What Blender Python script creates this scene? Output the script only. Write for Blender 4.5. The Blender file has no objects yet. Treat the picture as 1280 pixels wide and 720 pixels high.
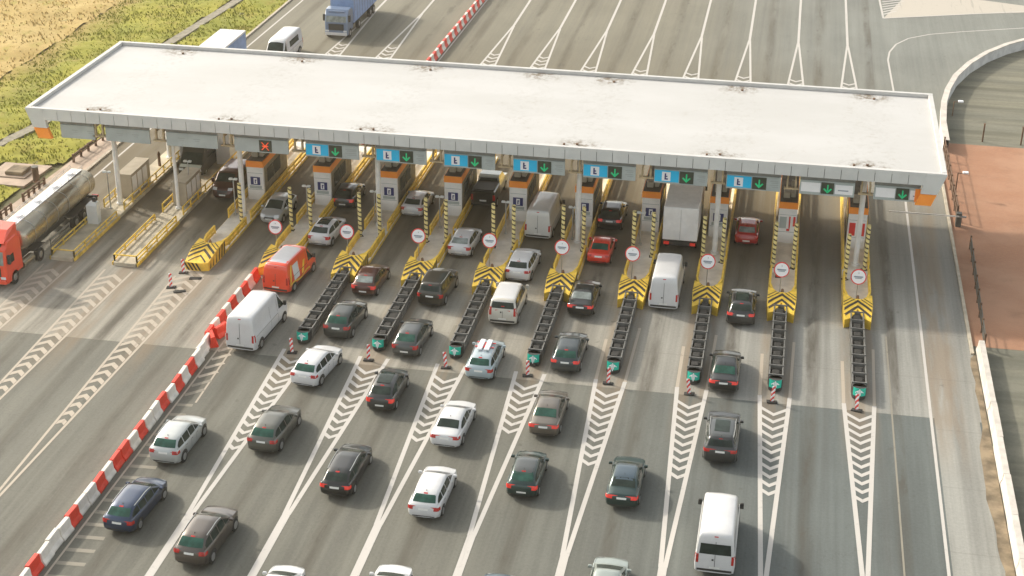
import bpy, bmesh, math, random
from mathutils import Vector, Matrix
from mathutils.bvhtree import BVHTree
random.seed(7)
SC = bpy.context.scene
COL = SC.collection
R = math.radians

# ---------------------------------------------------------------- camera, light, exposure
PITCH, YAW, ROLL, FPX = 0.450454072, -0.181050748, 0.00888741435, 1921.52125
cam_d = bpy.data.cameras.new('camera'); cam = bpy.data.objects.new('camera', cam_d); COL.objects.link(cam)
fwd = Vector((math.sin(YAW)*math.cos(PITCH), math.cos(YAW)*math.cos(PITCH), -math.sin(PITCH)))
rt = Vector((math.cos(YAW), -math.sin(YAW), 0)); up = rt.cross(fwd)
r_ = rt*math.cos(ROLL)+up*math.sin(ROLL); u_ = r_.cross(fwd)
M = Matrix((r_, u_, -fwd)).transposed().to_4x4(); M.translation = Vector((0, 0, 46.35))
cam.matrix_world = M
cam_d.sensor_width = 36; cam_d.lens = FPX/1280*36; cam_d.clip_start = 1; cam_d.clip_end = 6000
SC.camera = cam

SUN_OFF = Vector((1.50, -0.74, -1.0))
sd = bpy.data.lights.new('sun', 'SUN'); so = bpy.data.objects.new('sun', sd); COL.objects.link(so)
sd.energy = 1.75; sd.angle = R(2.5); sd.color = (1.0, 0.92, 0.80)
so.rotation_euler = SUN_OFF.to_track_quat('-Z', 'Y').to_euler(); so.location = (-60, 120, 60)
W = bpy.data.worlds.new('World'); SC.world = W; W.use_nodes = True
wt = W.node_tree; wt.nodes.clear()
sk = wt.nodes.new('ShaderNodeTexSky'); sk.sky_type = 'NISHITA'; sk.sun_disc = False
sk.sun_elevation = math.atan2(1, math.hypot(1.50, .74)); sk.sun_rotation = math.atan2(-1.50, .74)
sk.air_density = 1.0; sk.dust_density = 3.0; sk.ozone_density = 1.0; sk.altitude = 50
bg = wt.nodes.new('ShaderNodeBackground'); bg.inputs[1].default_value = 0.15
wo = wt.nodes.new('ShaderNodeOutputWorld')
hs = wt.nodes.new('ShaderNodeHueSaturation'); hs.inputs['Saturation'].default_value = .40; hs.inputs['Value'].default_value = 1.0
tn = wt.nodes.new('ShaderNodeMix'); tn.data_type = 'RGBA'; tn.blend_type = 'MULTIPLY'; tn.inputs[0].default_value = 1; tn.inputs[7].default_value = (1.0, .975, .90, 1)
wt.links.new(sk.outputs[0], hs.inputs['Color']); wt.links.new(hs.outputs[0], tn.inputs[6]); wt.links.new(tn.outputs[2], bg.inputs[0]); wt.links.new(bg.outputs[0], wo.inputs[0])
SC.view_settings.view_transform = 'Standard'; SC.view_settings.look = 'None'
SC.view_settings.gamma = 1.0; SC.view_settings.use_curve_mapping = False
SC.view_settings.exposure = 1.12
SC.render.engine = 'CYCLES'
SC.cycles.max_bounces = 7; SC.cycles.diffuse_bounces = 6; SC.cycles.glossy_bounces = 3; SC.cycles.transmission_bounces = 2
SC.cycles.use_denoising = True

# ---------------------------------------------------------------- node helpers
class NT:
    def __init__(s, name):
        s.m = bpy.data.materials.new(name); s.m.use_nodes = True; s.t = s.m.node_tree
        s.b = s.t.nodes['Principled BSDF']; s._p = None
    def n(s, k): return s.t.nodes.new(k)
    def set(s, inp, v):
        if isinstance(v, bpy.types.NodeSocket): s.t.links.new(v, inp)
        else:
            if hasattr(inp.default_value, '__len__') and not hasattr(v, '__len__'): v = (v, v, v)
            if hasattr(inp.default_value, '__len__') and len(inp.default_value) == 4 and len(v) == 3: v = (*v, 1)
            inp.default_value = v
    def pos(s):
        if s._p is None: s._p = s.n('ShaderNodeTexCoord').outputs['Object']
        return s._p
    def xyz(s):
        q = s.n('ShaderNodeSeparateXYZ'); s.set(q.inputs[0], s.pos()); return q.outputs
    def vec(s, x, y, z=0.0):
        q = s.n('ShaderNodeCombineXYZ')
        for i, v in enumerate((x, y, z)): s.set(q.inputs[i], v)
        return q.outputs[0]
    def ma(s, op, a, b=0.0, c=None):
        q = s.n('ShaderNodeMath'); q.operation = op; s.set(q.inputs[0], a); s.set(q.inputs[1], b)
        if c is not None: s.set(q.inputs[2], c)
        return q.outputs[0]
    def scale(s, sx, sy, sz=1.0):
        q = s.n('ShaderNodeMapping'); s.set(q.inputs[0], s.pos()); q.inputs['Scale'].default_value = (sx, sy, sz); return q.outputs[0]
    def noise(s, v, sc=1.0, det=3.0, ro=.55):
        q = s.n('ShaderNodeTexNoise'); s.set(q.inputs['Vector'], v); q.inputs['Scale'].default_value = sc
        q.inputs['Detail'].default_value = det; q.inputs['Roughness'].default_value = ro; return q.outputs['Fac']
    def sm(s, v, a, b, lo=0.0, hi=1.0):
        q = s.n('ShaderNodeMapRange'); q.interpolation_type = 'SMOOTHSTEP'; s.set(q.inputs[0], v)
        q.inputs[1].default_value = a; q.inputs[2].default_value = b; q.inputs[3].default_value = lo; q.inputs[4].default_value = hi
        return q.outputs[0]
    def mix(s, f, a, b, mode='MIX'):
        q = s.n('ShaderNodeMix'); q.data_type = 'RGBA'; q.blend_type = mode
        s.set(q.inputs[0], f); s.set(q.inputs[6], a); s.set(q.inputs[7], b); return q.outputs[2]
    def bump(s, h, st=.3, d=.02):
        q = s.n('ShaderNodeBump'); s.set(q.inputs['Height'], h); q.inputs['Strength'].default_value = st; q.inputs['Distance'].default_value = d
        s.set(s.b.inputs['Normal'], q.outputs[0])
    def out(s, col=None, rough=None, metal=None, coat=None):
        if col is not None: s.set(s.b.inputs['Base Color'], col)
        if rough is not None: s.set(s.b.inputs['Roughness'], rough)
        if metal is not None: s.set(s.b.inputs['Metallic'], metal)
        if coat is not None: s.set(s.b.inputs['Coat Weight'], coat); s.b.inputs['Coat Roughness'].default_value = .08
        return s.m

def plain(name, col, rough=.6, metal=0.0, var=.18, sc=1.5, coat=None, emit=None):
    n = NT(name)
    f = n.noise(n.pos(), sc, 4)
    dark = tuple(c*(1-var) for c in col); lite = tuple(min(1, c*(1+var)) for c in col)
    c = n.mix(n.sm(f, .3, .7), dark, lite)
    if emit:
        n.set(n.b.inputs['Emission Color'], col); n.b.inputs['Emission Strength'].default_value = emit
    return n.out(c, rough, metal, coat)

def road_mat(name, warm, cool, oil_amt, bright_var, apron=False):
    n = NT(name); X, Y, Z = n.xyz()
    wob = n.noise(n.scale(.05, .02), 1.0, 2)
    Xw = n.ma('ADD', X, n.ma('MULTIPLY', n.ma('SUBTRACT', wob, .5), .9))
    u = n.ma('FRACT', n.ma('DIVIDE', n.ma('SUBTRACT', Xw, 6.15-501), 5.01))
    base = n.mix(n.sm(n.ma('ADD', X, n.ma('MULTIPLY', wob, 10)), -12, 9), warm, cool)
    st1 = n.noise(n.scale(1.3, .035), 1.0, 5, .6)
    st2 = n.noise(n.scale(4.5, .06), 1.0, 4, .6)
    blot = n.noise(n.scale(.11, .07), 1.0, 4, .6)
    fine = n.noise(n.pos(), 6.0, 5, .7)
    v = n.ma('ADD', n.sm(st1, .3, .7, 1-bright_var, 1+bright_var), n.sm(st2, .3, .7, -.045, .045))
    v = n.ma('ADD', v, n.sm(blot, .3, .7, -.10, .10))
    v = n.ma('ADD', v, n.sm(fine, .25, .75, -.10, .10))
    col = n.mix(1.0, base, n.vec(v, v, v), 'MULTIPLY')
    # oil band between the wheel tracks, polished wheel tracks
    d = n.ma('ADD', n.ma('ABSOLUTE', n.ma('SUBTRACT', u, .43)), n.ma('MULTIPLY', n.sm(X, 8.5, 10.5), 3.0))
    oil = n.sm(d, .03, .15, 1, 0)
    pat = n.noise(n.scale(.6, .06), 1.0, 5, .65)
    oil = n.ma('MULTIPLY', oil, n.sm(pat, .32, .66))
    col = n.mix(n.ma('MULTIPLY', oil, oil_amt), col, (.055, .046, .032))
    dt = n.ma('ABSOLUTE', n.ma('SUBTRACT', d, .19))
    tr = n.ma('MULTIPLY', n.sm(dt, .02, .08, 1, 0), n.sm(n.noise(n.scale(.9, .04), 1, 3), .35, .7))
    col = n.mix(n.ma('MULTIPLY', tr, .22), col, (.10, .095, .085))
    # brown rust and dirt that collects beside the islands and the crash cushions
    di = n.ma('MINIMUM', u, n.ma('SUBTRACT', 1.0, u))
    dirt = n.ma('MULTIPLY', n.sm(di, .13, .27, 1, 0), n.ma('MULTIPLY', n.sm(Y, 74, 83), n.sm(Y, 116, 124, 1, 0)))
    dn = n.noise(n.scale(1.2, .12), 1.0, 5, .6)
    dirt = n.ma('MULTIPLY', dirt, n.sm(dn, .3, .6))
    col = n.mix(n.ma('MULTIPLY', dirt, .55), col, (.21, .145, .085))
    if apron:
        # transverse joints and long saw cuts
        jy = n.ma('ABSOLUTE', n.ma('SUBTRACT', n.ma('FRACT', n.ma('DIVIDE', Y, 6.2)), .5))
        jl = n.sm(jy, .4915, .4965)
        col = n.mix(n.ma('MULTIPLY', jl, .22), col, (.09, .08, .07))
        jx = n.ma('ABSOLUTE', n.ma('SUBTRACT', n.ma('FRACT', n.ma('DIVIDE', n.ma('SUBTRACT', X, 3.65-501), 5.01)), .5))
        col = n.mix(n.ma('MULTIPLY', n.sm(jx, .493, .498), .22), col, (.09, .08, .07))
    else:
        cr = n.noise(n.scale(.35, .2), 1.0, 7, .6)
        crk = n.sm(n.ma('ABSOLUTE', n.ma('SUBTRACT', cr, .5)), 0, .004, 1, 0)
        col = n.mix(n.ma('MULTIPLY', crk, .3), col, (.05, .045, .04))
    gr = n.ma('MULTIPLY', n.ma('MULTIPLY', n.sm(Y, 93, 103), n.sm(Y, 128, 160, 1, .25)), n.sm(X, -2, 12, 1, .35))
    gr = n.ma('MULTIPLY', gr, n.sm(st1, .25, .6, .5, 1)); gr = n.ma('MULTIPLY', gr, n.ma('ADD', 1.0, n.ma('MULTIPLY', n.ma('MULTIPLY', n.sm(Y, 104, 112), n.sm(Y, 132, 142, 1, 0)), .35)))
    col = n.mix(n.ma('MINIMUM', n.ma('MULTIPLY', gr, .72), 1.0), col, (.118, .094, .052))
    q1 = n.noise(n.scale(1.1, .28), 1.0, 5, .7); q2 = n.ma('MULTIPLY', n.sm(d, .02, .11, 1, 0), n.sm(q1, .52, .66))
    col = n.mix(n.ma('MULTIPLY', q2, .55), col, (.060, .052, .038))
    # small dark drips and patches
    sp = n.noise(n.pos(), 1.1, 2, .5)
    col = n.mix(n.sm(sp, .70, .78, 0, .35), col, (.06, .055, .045))
    n.bump(fine, .25, .01)
    return n.out(col, .85)

MT = {}
MT['asphalt'] = road_mat('asphalt', (.130, .128, .105), (.101, .114, .108), .60, .15)
MT['apron'] = road_mat('concrete_apron', (.262, .246, .205), (.250, .248, .224), .82, .19, True)
MT['far_asphalt'] = road_mat('far_asphalt', (.180, .170, .130), (.178, .187, .170), .66, .10, False)

def stripes_mat():
    n = NT('yard'); X, Y, Z = n.xyz()
    a = n.noise(n.scale(.05, .55), 1.0, 5, .62); b = n.noise(n.scale(.03, .25), 1.0, 3); f = n.noise(n.pos(), 3, 5, .7)
    c = n.mix(n.sm(a, .3, .7), (.10, .096, .07), (.25, .235, .175))
    c = n.mix(n.sm(b, .35, .65, 0, .45), c, (.145, .147, .125))
    c = n.mix(n.sm(f, .3, .75, 0, .35), c, (.10, .10, .06))
    n.bump(f, .5, .05); return n.out(c, .95)
MT['yard'] = stripes_mat()
def brick_mat():
    n = NT('brick_paving'); b = n.n('ShaderNodeTexBrick'); n.set(b.inputs['Vector'], n.pos()); b.inputs['Scale'].default_value = 2.2
    b.inputs['Color1'].default_value = (.37, .175, .09, 1); b.inputs['Color2'].default_value = (.33, .15, .08, 1)
    b.inputs['Mortar'].default_value = (.25, .15, .10, 1); b.inputs['Mortar Size'].default_value = .03
    a = n.noise(n.scale(.16, .2), 1.0, 5, .6); c = n.mix(n.sm(a, .35, .7, 0, .55), b.outputs[0], (.42, .25, .16))
    a2 = n.noise(n.scale(.4, .5), 1.0, 6, .65); c = n.mix(n.sm(a2, .52, .75, 0, .5), c, (.22, .12, .07))
    return n.out(c, .9)
MT['brick'] = brick_mat()
def roof_mat():
    n = NT('roof_membrane'); a = n.noise(n.scale(.12, .25), 1.0, 5, .6); f = n.noise(n.pos(), 1.6, 6, .7)
    c = n.mix(n.sm(a, .3, .7), (.48, .475, .465), (.435, .43, .415))
    c = n.mix(n.sm(f, .60, .78, 0, .28), c, (.36, .33, .28))
    X, Y, Z = n.xyz()
    # stains round the drains, which sit at fixed spots along both long edges
    g = n.noise(n.scale(2.2, 1.9), 1.0, 6, .75); g2 = n.noise(n.scale(.7, .6), 1.0, 4, .6)
    tot = None
    for i, sx in enumerate((-49.6, -39.4, -28.7, -19.5, -13.9, -3.9, 6.1)):
        for sy in ((100.7, 115.9) if i != 3 else (115.9,)):
            dx = n.ma('SUBTRACT', X, sx-21.8*0+21.8+(.5 if sy > 110 else 0)); dy = n.ma('SUBTRACT', Y, sy-108.2)
            d = n.ma('SQRT', n.ma('ADD', n.ma('MULTIPLY', dx, dx), n.ma('MULTIPLY', n.ma('MULTIPLY', dy, dy), 1.6)))
            f = n.ma('MAXIMUM', n.sm(d, .25, 2.6, 1, 0), n.ma('MULTIPLY', n.sm(n.ma('ABSOLUTE', dx), .3, 3.0, 1, 0), .12)); tot = f if tot is None else n.ma('MAXIMUM', tot, f)
    st = n.ma('MULTIPLY', tot, n.sm(n.ma('ADD', g, n.ma('MULTIPLY', tot, .07)), .47, .66))
    c = n.mix(n.ma('MULTIPLY', st, .92), c, (.13, .095, .055))
    band = n.ma('MULTIPLY', n.sm(g2, .5, .66), n.sm(g, .5, .7)); c = n.mix(n.ma('MULTIPLY', band, .30), c, (.30, .25, .2))
    n.bump(a, .15, .03); return n.out(c, .7)
MT['roof'] = roof_mat()
def grass_mat(name, c1, c2, c3, sc):
    n = NT(name); a = n.noise(n.scale(.16, .10), 1.0, 5, .65); b = n.noise(n.pos(), sc, 6, .75); d = n.noise(n.scale(.5, .35), 1.0, 4, .6)
    c = n.mix(n.sm(a, .35, .65), c1, c2); c = n.mix(n.sm(d, .5, .72, 0, .7), c, c3)
    c = n.mix(n.sm(b, .42, .75, 0, .3), c, tuple(x*.65 for x in c1))
    if name == 'grass':
        X, Y, Z = n.xyz(); c = n.mix(n.sm(n.ma('ADD', X, n.ma('MULTIPLY', n.ma('SUBTRACT', a, .5), 14)), -75.5, -69.5, .9, 0), c, (.35, .24, .08))
    n.bump(b, .35, .2); return n.out(c, 1.0)
MT['grass'] = grass_mat('grass', (.205, .215, .020), (.30, .275, .028), (.26, .20, .04), .55)
MT['wheat'] = grass_mat('dry_field', (.38, .265, .085), (.45, .33, .125), (.28, .25, .045), .9)
MT['blade'] = plain('grass_blades', (.28, .285, .03), .9, var=.25, sc=.3)
MT['blade_dry'] = plain('dry_blades', (.52, .39, .16), .9, var=.2, sc=.3)
MT['sidewalk'] = plain('sidewalk_slabs', (.40, .31, .24), .9, var=.15, sc=.8)
MT['path'] = plain('gravel_path', (.25, .225, .17), .95, var=.2, sc=2)
MT['dirt'] = plain('dirt', (.20, .155, .10), .95, var=.45, sc=.9)
MT['soil'] = plain('soil', (.17, .16, .07), .95, var=.4, sc=.2)
def paint_mat(name, col, worn):
    n = NT(name); a = n.noise(n.pos(), 1.7, 6, .75); b = n.noise(n.scale(2.5, .15), 1, 4)
    w = n.ma('MAXIMUM', n.sm(a, .56, .74), n.sm(b, .6, .78))
    c = n.mix(n.ma('MULTIPLY', w, worn), col, tuple(x*.42 for x in col)); return n.out(c, .7)
MT['line'] = paint_mat('road_paint', (.48, .455, .42), .5)
MT['line_old'] = paint_mat('worn_road_paint', (.40, .345, .275), .6)
MT['line_faint'] = paint_mat('faint_road_paint', (.235, .215, .17), .9)
MT['hatch'] = paint_mat('gore_paint', (.44, .40, .34), .5)
MT['white'] = plain('white_trim', (.52, .51, .49), .55, var=.05)
MT['fascia'] = plain('fascia_panel', (.60, .615, .60), .45, var=.06, sc=.7)
MT['seam'] = plain('fascia_seam', (.07, .07, .07), .7)
MT['seamgrey'] = plain('grey_header', (.22, .23, .22), .6)
MT['signpanel'] = plain('sign_panel', (.40, .45, .445), .5, var=.08, sc=.8)
MT['relief'] = plain('panel_lettering', (.33, .36, .36), .5, var=.05)
MT['orange'] = plain('orange_panel', (1.0, .32, .04), .5, var=.04)
MT['blue'] = plain('blue_plate', (.01, .50, .85), .4, var=.04)
MT['navy'] = plain('navy_plate', (.02, .03, .16), .5)
MT['signwhite'] = plain('sign_white', (.84, .85, .87), .4, var=.03)
MT['signred'] = plain('sign_red', (.68, .04, .035), .45, var=.05)
MT['greytext'] = plain('sign_grey', (.28, .32, .38), .5)
MT['black'] = plain('black_rubber', (.022, .021, .019), .8, var=.3)
MT['blackbox'] = plain('signal_case', (.04, .05, .035), .5)
MT['ledgreen'] = plain('green_arrow_light', (.01, .50, .20), .5, emit=.06)
MT['ledred'] = plain('red_cross_light', (.85, .10, .03), .5, emit=.25)
MT['yellow'] = plain('yellow_paint', (.80, .53, .06), .55, var=.16, sc=2)
MT['yellow_dull'] = plain('yellow_paint_dull', (.70, .50, .10), .6, var=.25, sc=2)
MT['stripeblack'] = plain('black_paint', (.045, .035, .025), .6)
MT['steel'] = plain('galvanised_steel', (.42, .43, .42), .4, .6, var=.15)
MT['steel_dull'] = plain('dull_steel', (.17, .167, .155), .55, .3, var=.2)
MT['darksteel'] = plain('dark_steel', (.10, .095, .08), .6, .3)
MT['column'] = plain('painted_column', (.74, .74, .72), .5, var=.08)
MT['concrete'] = plain('island_concrete', (.76, .72, .64), .85, var=.14, sc=.9)
MT['concrete_dark'] = plain('dark_island_concrete', (.46, .41, .31), .85, var=.2, sc=.9)  # darker concrete tone for the two leftmost islands
MT['kerb'] = plain('kerb_concrete', (.42, .37, .29), .9, var=.15)
MT['beam'] = plain('canopy_beam', (.42, .33, .20), .7, var=.2)
MT['underside'] = plain('canopy_underside', (.34, .28, .19), .8, var=.1)
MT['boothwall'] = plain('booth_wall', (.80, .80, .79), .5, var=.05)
MT['boothside_shade'] = plain('booth_side_shade', (.24, .21, .145), .6, var=.2)  # shade on the booth sides is put into this dark brown
MT['boothroof'] = plain('booth_roof', (.10, .08, .055), .8, var=.3)
MT['cabinet'] = plain('cabinet', (.38, .335, .26), .7, var=.08)
MT['cabinetwhite'] = plain('white_cabinet', (.66, .68, .66), .5, var=.05)
MT['teal'] = plain('teal_reflector', (.01, .46, .34), .4, var=.08)
MT['bred'] = plain('barrier_red', (.72, .045, .02), .5, var=.12)
MT['bwhite'] = plain('barrier_white', (.72, .67, .60), .6, var=.12)
MT['conc_w'] = plain('pale_concrete', (.52, .48, .43), .85, var=.12, sc=1.2)
MT['conc_g'] = plain('grey_concrete', (.58, .575, .56), .85, var=.12, sc=1.2)
MT['brownwood'] = plain('brown_steel', (.15, .09, .055), .8, var=.3)
def glass_mat(name, col, ro=.06):
    n = NT(name); f = n.noise(n.pos(), 2.0, 2); n.b.inputs['Specular IOR Level'].default_value = .22; return n.out(n.mix(n.sm(f, .3, .7), col, tuple(c*1.7 for c in col)), ro, 0, None)
MT['glass'] = glass_mat('car_glass', (.020, .028, .024))
MT['glass_green'] = glass_mat('green_tinted_glass', (.022, .060, .046), .12)
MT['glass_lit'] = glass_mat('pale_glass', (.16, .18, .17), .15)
MT['tail'] = plain('tail_lamp', (.42, .022, .018), .2, var=.3, sc=8)
MT['tail_lit'] = plain('lit_tail_lamp', (.70, .04, .028), .2, var=.15, sc=8, emit=.08)
MT['head'] = plain('headlamp', (.65, .68, .70), .12, var=.1)
MT['plate'] = plain('number_plate', (.70, .70, .66), .5, var=.05)
MT['rim'] = plain('wheel_rim', (.36, .36, .35), .35, .6)
MT['tyre'] = plain('tyre', (.025, .024, .022), .85)
MT['trim'] = plain('dark_trim', (.035, .034, .032), .65)
MT['grille'] = plain('grille', (.03, .03, .03), .5)
MT['chrome'] = plain('tank_steel', (.36, .33, .26), .27, .85, var=.1, sc=.7)
MT['tarp_blue'] = plain('blue_tarpaulin', (.20, .30, .50), .6, var=.1)
MT['tarp_white'] = plain('white_roof_sheet', (.62, .62, .61), .6, var=.05)
MT['boxgrey'] = plain('box_body_panel', (.80, .79, .77), .45, var=.06)
PAINT = {}
def paint(key, col, metal=.0, ro=.32):
    if key not in PAINT:
        dk = max(col) < .2; col = tuple(c*.85+.003 for c in col) if dk else col; metal = .5 if dk else metal; ro = .30 if dk else ro
        n = NT('paint_'+key); f = n.noise(n.pos(), 1.3, 5, .7)
        c = n.mix(n.sm(f, .35, .75, 0, .35), col, tuple(x*.75+.012 for x in col))
        PAINT[key] = n.out(c, ro, metal, .9)
    return PAINT[key]
for k, c, m_ in (('white', (.60, .60, .60), 0), ('silver', (.46, .48, .47), .35), ('blue', (.022, .045, .10), .3), ('brown', (.10, .082, .068), .35),
              ('olive', (.12, .12, .10), .35), ('redbrown', (.10, .030, .018), .3), ('greygreen', (.055, .062, .056), .3), ('black', (.018, .019, .018), .1),
              ('darkgrey', (.045, .047, .046), .2), ('jeep', (.042, .037, .026), .2), ('midgrey', (.085, .092, .088), .3), ('beige', (.56, .53, .46), .1),
              ('paleblue', (.38, .46, .49), .2), ('bluegrey', (.07, .11, .14), .3), ('greensilver', (.30, .34, .31), .35), ('red', (.70, .035, .015), 0),
              ('vanred', (.78, .055, .012), 0), ('darkred', (.42, .015, .015), 0), ('green', (.016, .048, .042), .2), ('slate', (.05, .065, .068), .3),
              ('taupe', (.17, .145, .115), .3), ('truckblue', (.16, .22, .33), .1), ('greywhite', (.60, .60, .57), .0), ('greyroof', (.42, .43, .46), .1)):
    paint(k, c, m_)

# ---------------------------------------------------------------- mesh helpers
def prop(o, label=None, cat=None, group=None, kind=None):
    if label: o['label'] = label
    if cat: o['category'] = cat
    if group: o['group'] = group
    if kind: o['kind'] = kind
    return o
def empty(name, loc, label, cat, group=None, rz=0.0):
    o = bpy.data.objects.new(name, None); o.empty_display_size = .3; COL.objects.link(o)
    o.location = loc; o.rotation_euler = (0, 0, rz); return prop(o, label, cat, group)
class MB:
    def __init__(s): s.v = []; s.f = []; s.mi = []; s.sm = []
    def add(s, vs, fs, mi=0, smooth=False):
        b = len(s.v); s.v += [tuple(v) for v in vs]
        for f in fs: s.f.append([i+b for i in f]); s.mi.append(mi); s.sm.append(smooth)
        return s
    def box(s, x0, x1, y0, y1, z0, z1, mi=0, bev=0.0):
        if bev <= 0:
            s.add([(x0,y0,z0),(x1,y0,z0),(x1,y1,z0),(x0,y1,z0),(x0,y0,z1),(x1,y0,z1),(x1,y1,z1),(x0,y1,z1)],
                  [(3,2,1,0),(4,5,6,7),(0,1,5,4),(1,2,6,5),(2,3,7,6),(3,0,4,7)], mi)
        else:
            b = bev
            P = [[(x0+b,y0+b),(x1-b,y0+b),(x1-b,y1-b),(x0+b,y1-b)], [(x0,y0),(x1,y0),(x1,y1),(x0,y1)], [(x0,y0),(x1,y0),(x1,y1),(x0,y1)], [(x0+b,y0+b),(x1-b,y0+b),(x1-b,y1-b),(x0+b,y1-b)]]
            Z = [z0, z0+b, z1-b, z1]; vs = [(x, y, Z[k]) for k in range(4) for x, y in P[k]]
            fs = [(3,2,1,0), (12,13,14,15)]
            for k in range(3):
                for i in range(4): j = (i+1) % 4; fs.append((k*4+i, k*4+j, k*4+4+j, k*4+4+i))
            s.add(vs, fs, mi)
        return s
    def prism(s, pts, z0, z1, mi=0):
        n = len(pts); s.add([(x,y,z0) for x,y in pts]+[(x,y,z1) for x,y in pts],
            [tuple(range(n-1,-1,-1)), tuple(range(n,2*n))]+[(i,(i+1)%n,n+(i+1)%n,n+i) for i in range(n)], mi); return s
    def sheet(s, pts, z, mi=0): s.add([(x,y,z) for x,y in pts], [tuple(range(len(pts)))], mi); return s
    def tube(s, a, b, r, n=10, mi=0, r2=None, smooth=True, cap=True):
        a = Vector(a); b = Vector(b); d = (b-a).normalized(); t = Vector((0,0,1)) if abs(d.z) < .9 else Vector((1,0,0))
        e = d.cross(t).normalized(); g = d.cross(e); r2 = r if r2 is None else r2
        vs = [a+(e*math.cos(2*math.pi*i/n)+g*math.sin(2*math.pi*i/n))*r for i in range(n)]+[b+(e*math.cos(2*math.pi*i/n)+g*math.sin(2*math.pi*i/n))*r2 for i in range(n)]
        s.add(vs, [(i, n+i, n+(i+1)%n, (i+1)%n) for i in range(n)], mi, smooth)
        if cap: s.add(vs, [tuple(range(n)), tuple(range(2*n-1, n-1, -1))], mi)
        return s
    def build(s, name, mats, parent=None, bevel=0, sharp=True):
        me = bpy.data.meshes.new(name); me.from_pydata(s.v, [], s.f)
        if not isinstance(mats, (list, tuple)): mats = [mats]
        for m in mats: me.materials.append(m)
        me.polygons.foreach_set('material_index', s.mi); me.polygons.foreach_set('use_smooth', s.sm)
        me.update()
        bm = bmesh.new(); bm.from_mesh(me); bmesh.ops.remove_doubles(bm, verts=bm.verts, dist=1e-4) if any(s.sm) else None
        if any(s.sm): bmesh.ops.recalc_face_normals(bm, faces=bm.faces)
        bm.to_mesh(me); bm.free()
        if any(s.sm) and sharp: me.set_sharp_from_angle(angle=R(40))
        o = bpy.data.objects.new(name, me); COL.objects.link(o)
        if parent: o.parent = parent
        return o
def copy_tree(o, parent=None):
    c = o.copy(); COL.objects.link(c); c.parent = parent
    for k in CH.get(o.name, o.children): copy_tree(k, c)
    return c
CH = {}
def struct(mb, name, mat): return prop(mb.build(name, mat), kind='structure')
def ordinal(n): return ('first','second','third','fourth','fifth','sixth','seventh','eighth','ninth','tenth','eleventh','twelfth')[n-1]

# ---------------------------------------------------------------- ground, roads, paving
# exit road and its curved concrete wall, right of the plaza
WALL = [(14.05,128),(14.1,133),(14.5,138.4),(15.1,142.3),(16.1,146.6),(17.7,151.0),(19.7,155.0),(22.0,158.4),(25.0,161.6),(29.5,164.5),(36,167),(46,169),(60,170)]
struct(MB().sheet([(-900,-400),(900,-400),(900,1500),(-900,1500)], -.12), 'ground', MT['soil'])
struct(MB().sheet([(-55.2,-60),(13.4,-60),(13.4,81.9),(-55.2,81.3)], 0), 'asphalt_road', MT['asphalt'])
struct(MB().sheet([(-55.2,81.3),(13.4,81.9),(13.4,122),(14.1,124),(14.1,134),(-55.2,134)], .004), 'concrete_apron', MT['apron'])
struct(MB().sheet([(-55.2,134),(14.1,134)]+WALL[2:]+[(60,300),(-60,300),(-55.2,163)], .0), 'far_road', MT['far_asphalt'])
struct(MB().sheet([(13.44,91.8),(120,91.8),(120,130.2),(13.44,130.2)], -.02), 'brick_paving', MT['brick'])
struct(MB().sheet([(13.4,-60),(200,-60),(200,91.8),(13.4,91.8)], -.03), 'lower_yard', MT['yard'])
struct(MB().sheet([(14.0,130.2),(200,130.2),(200,172)]+WALL[::-1][:-1]+[(14.0,133)], -.03), 'upper_yard', MT['yard'])
struct(MB().sheet([(10.5,-60),(13.1,-60),(13.1,81.92),(10.5,81.9)], .005), 'concrete_shoulder', MT['apron'])
vp = [(13.55, 90.6), (13.2, 90.0)]
for i in range(60): y = 89-i*1.1; vp.append((12.92+.05*math.sin(i*1.3)+.10*math.sin(i*.37)+random.uniform(-.07, .07)+(.22 if y > 80 else 0), y))
vp.append((13.62, vp[-1][1])); struct(MB().prism(vp, -.05, .03), 'dirt_verge', MT['dirt'])
m = MB(); m.box(13.25,13.45,90.5,134,-.05,.14); struct(m, 'road_kerb', MT['kerb'])
# left edge: kerb, slabs, path
m = MB()
m.prism([(-55.45,-60),(-55.2,-60),(-55.2,163),(-60,300),(-60.3,300),(-55.45,163)], -.05, .13); struct(m, 'left_kerb', MT['kerb'])
m = MB(); m.prism([(-58.7,78),(-55.45,78),(-55.45,119),(-56.3,119.6),(-57.2,118)], -.1, .10)
m.prism([(-62.6,104.6),(-58.7,104.6),(-58.5,109.2),(-62.6,109.2)], -.1, .096); struct(m, 'sidewalk', MT['sidewalk'])
m = MB(); m.prism([(-66.5,60),(-65.7,60),(-64.9,112),(-63.6,118),(-60.6,161),(-61.6,300),(-62.6,300),(-61.6,161),(-64.7,118),(-66.0,112)], -.1, .09); struct(m, 'footpath', MT['path'])
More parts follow.
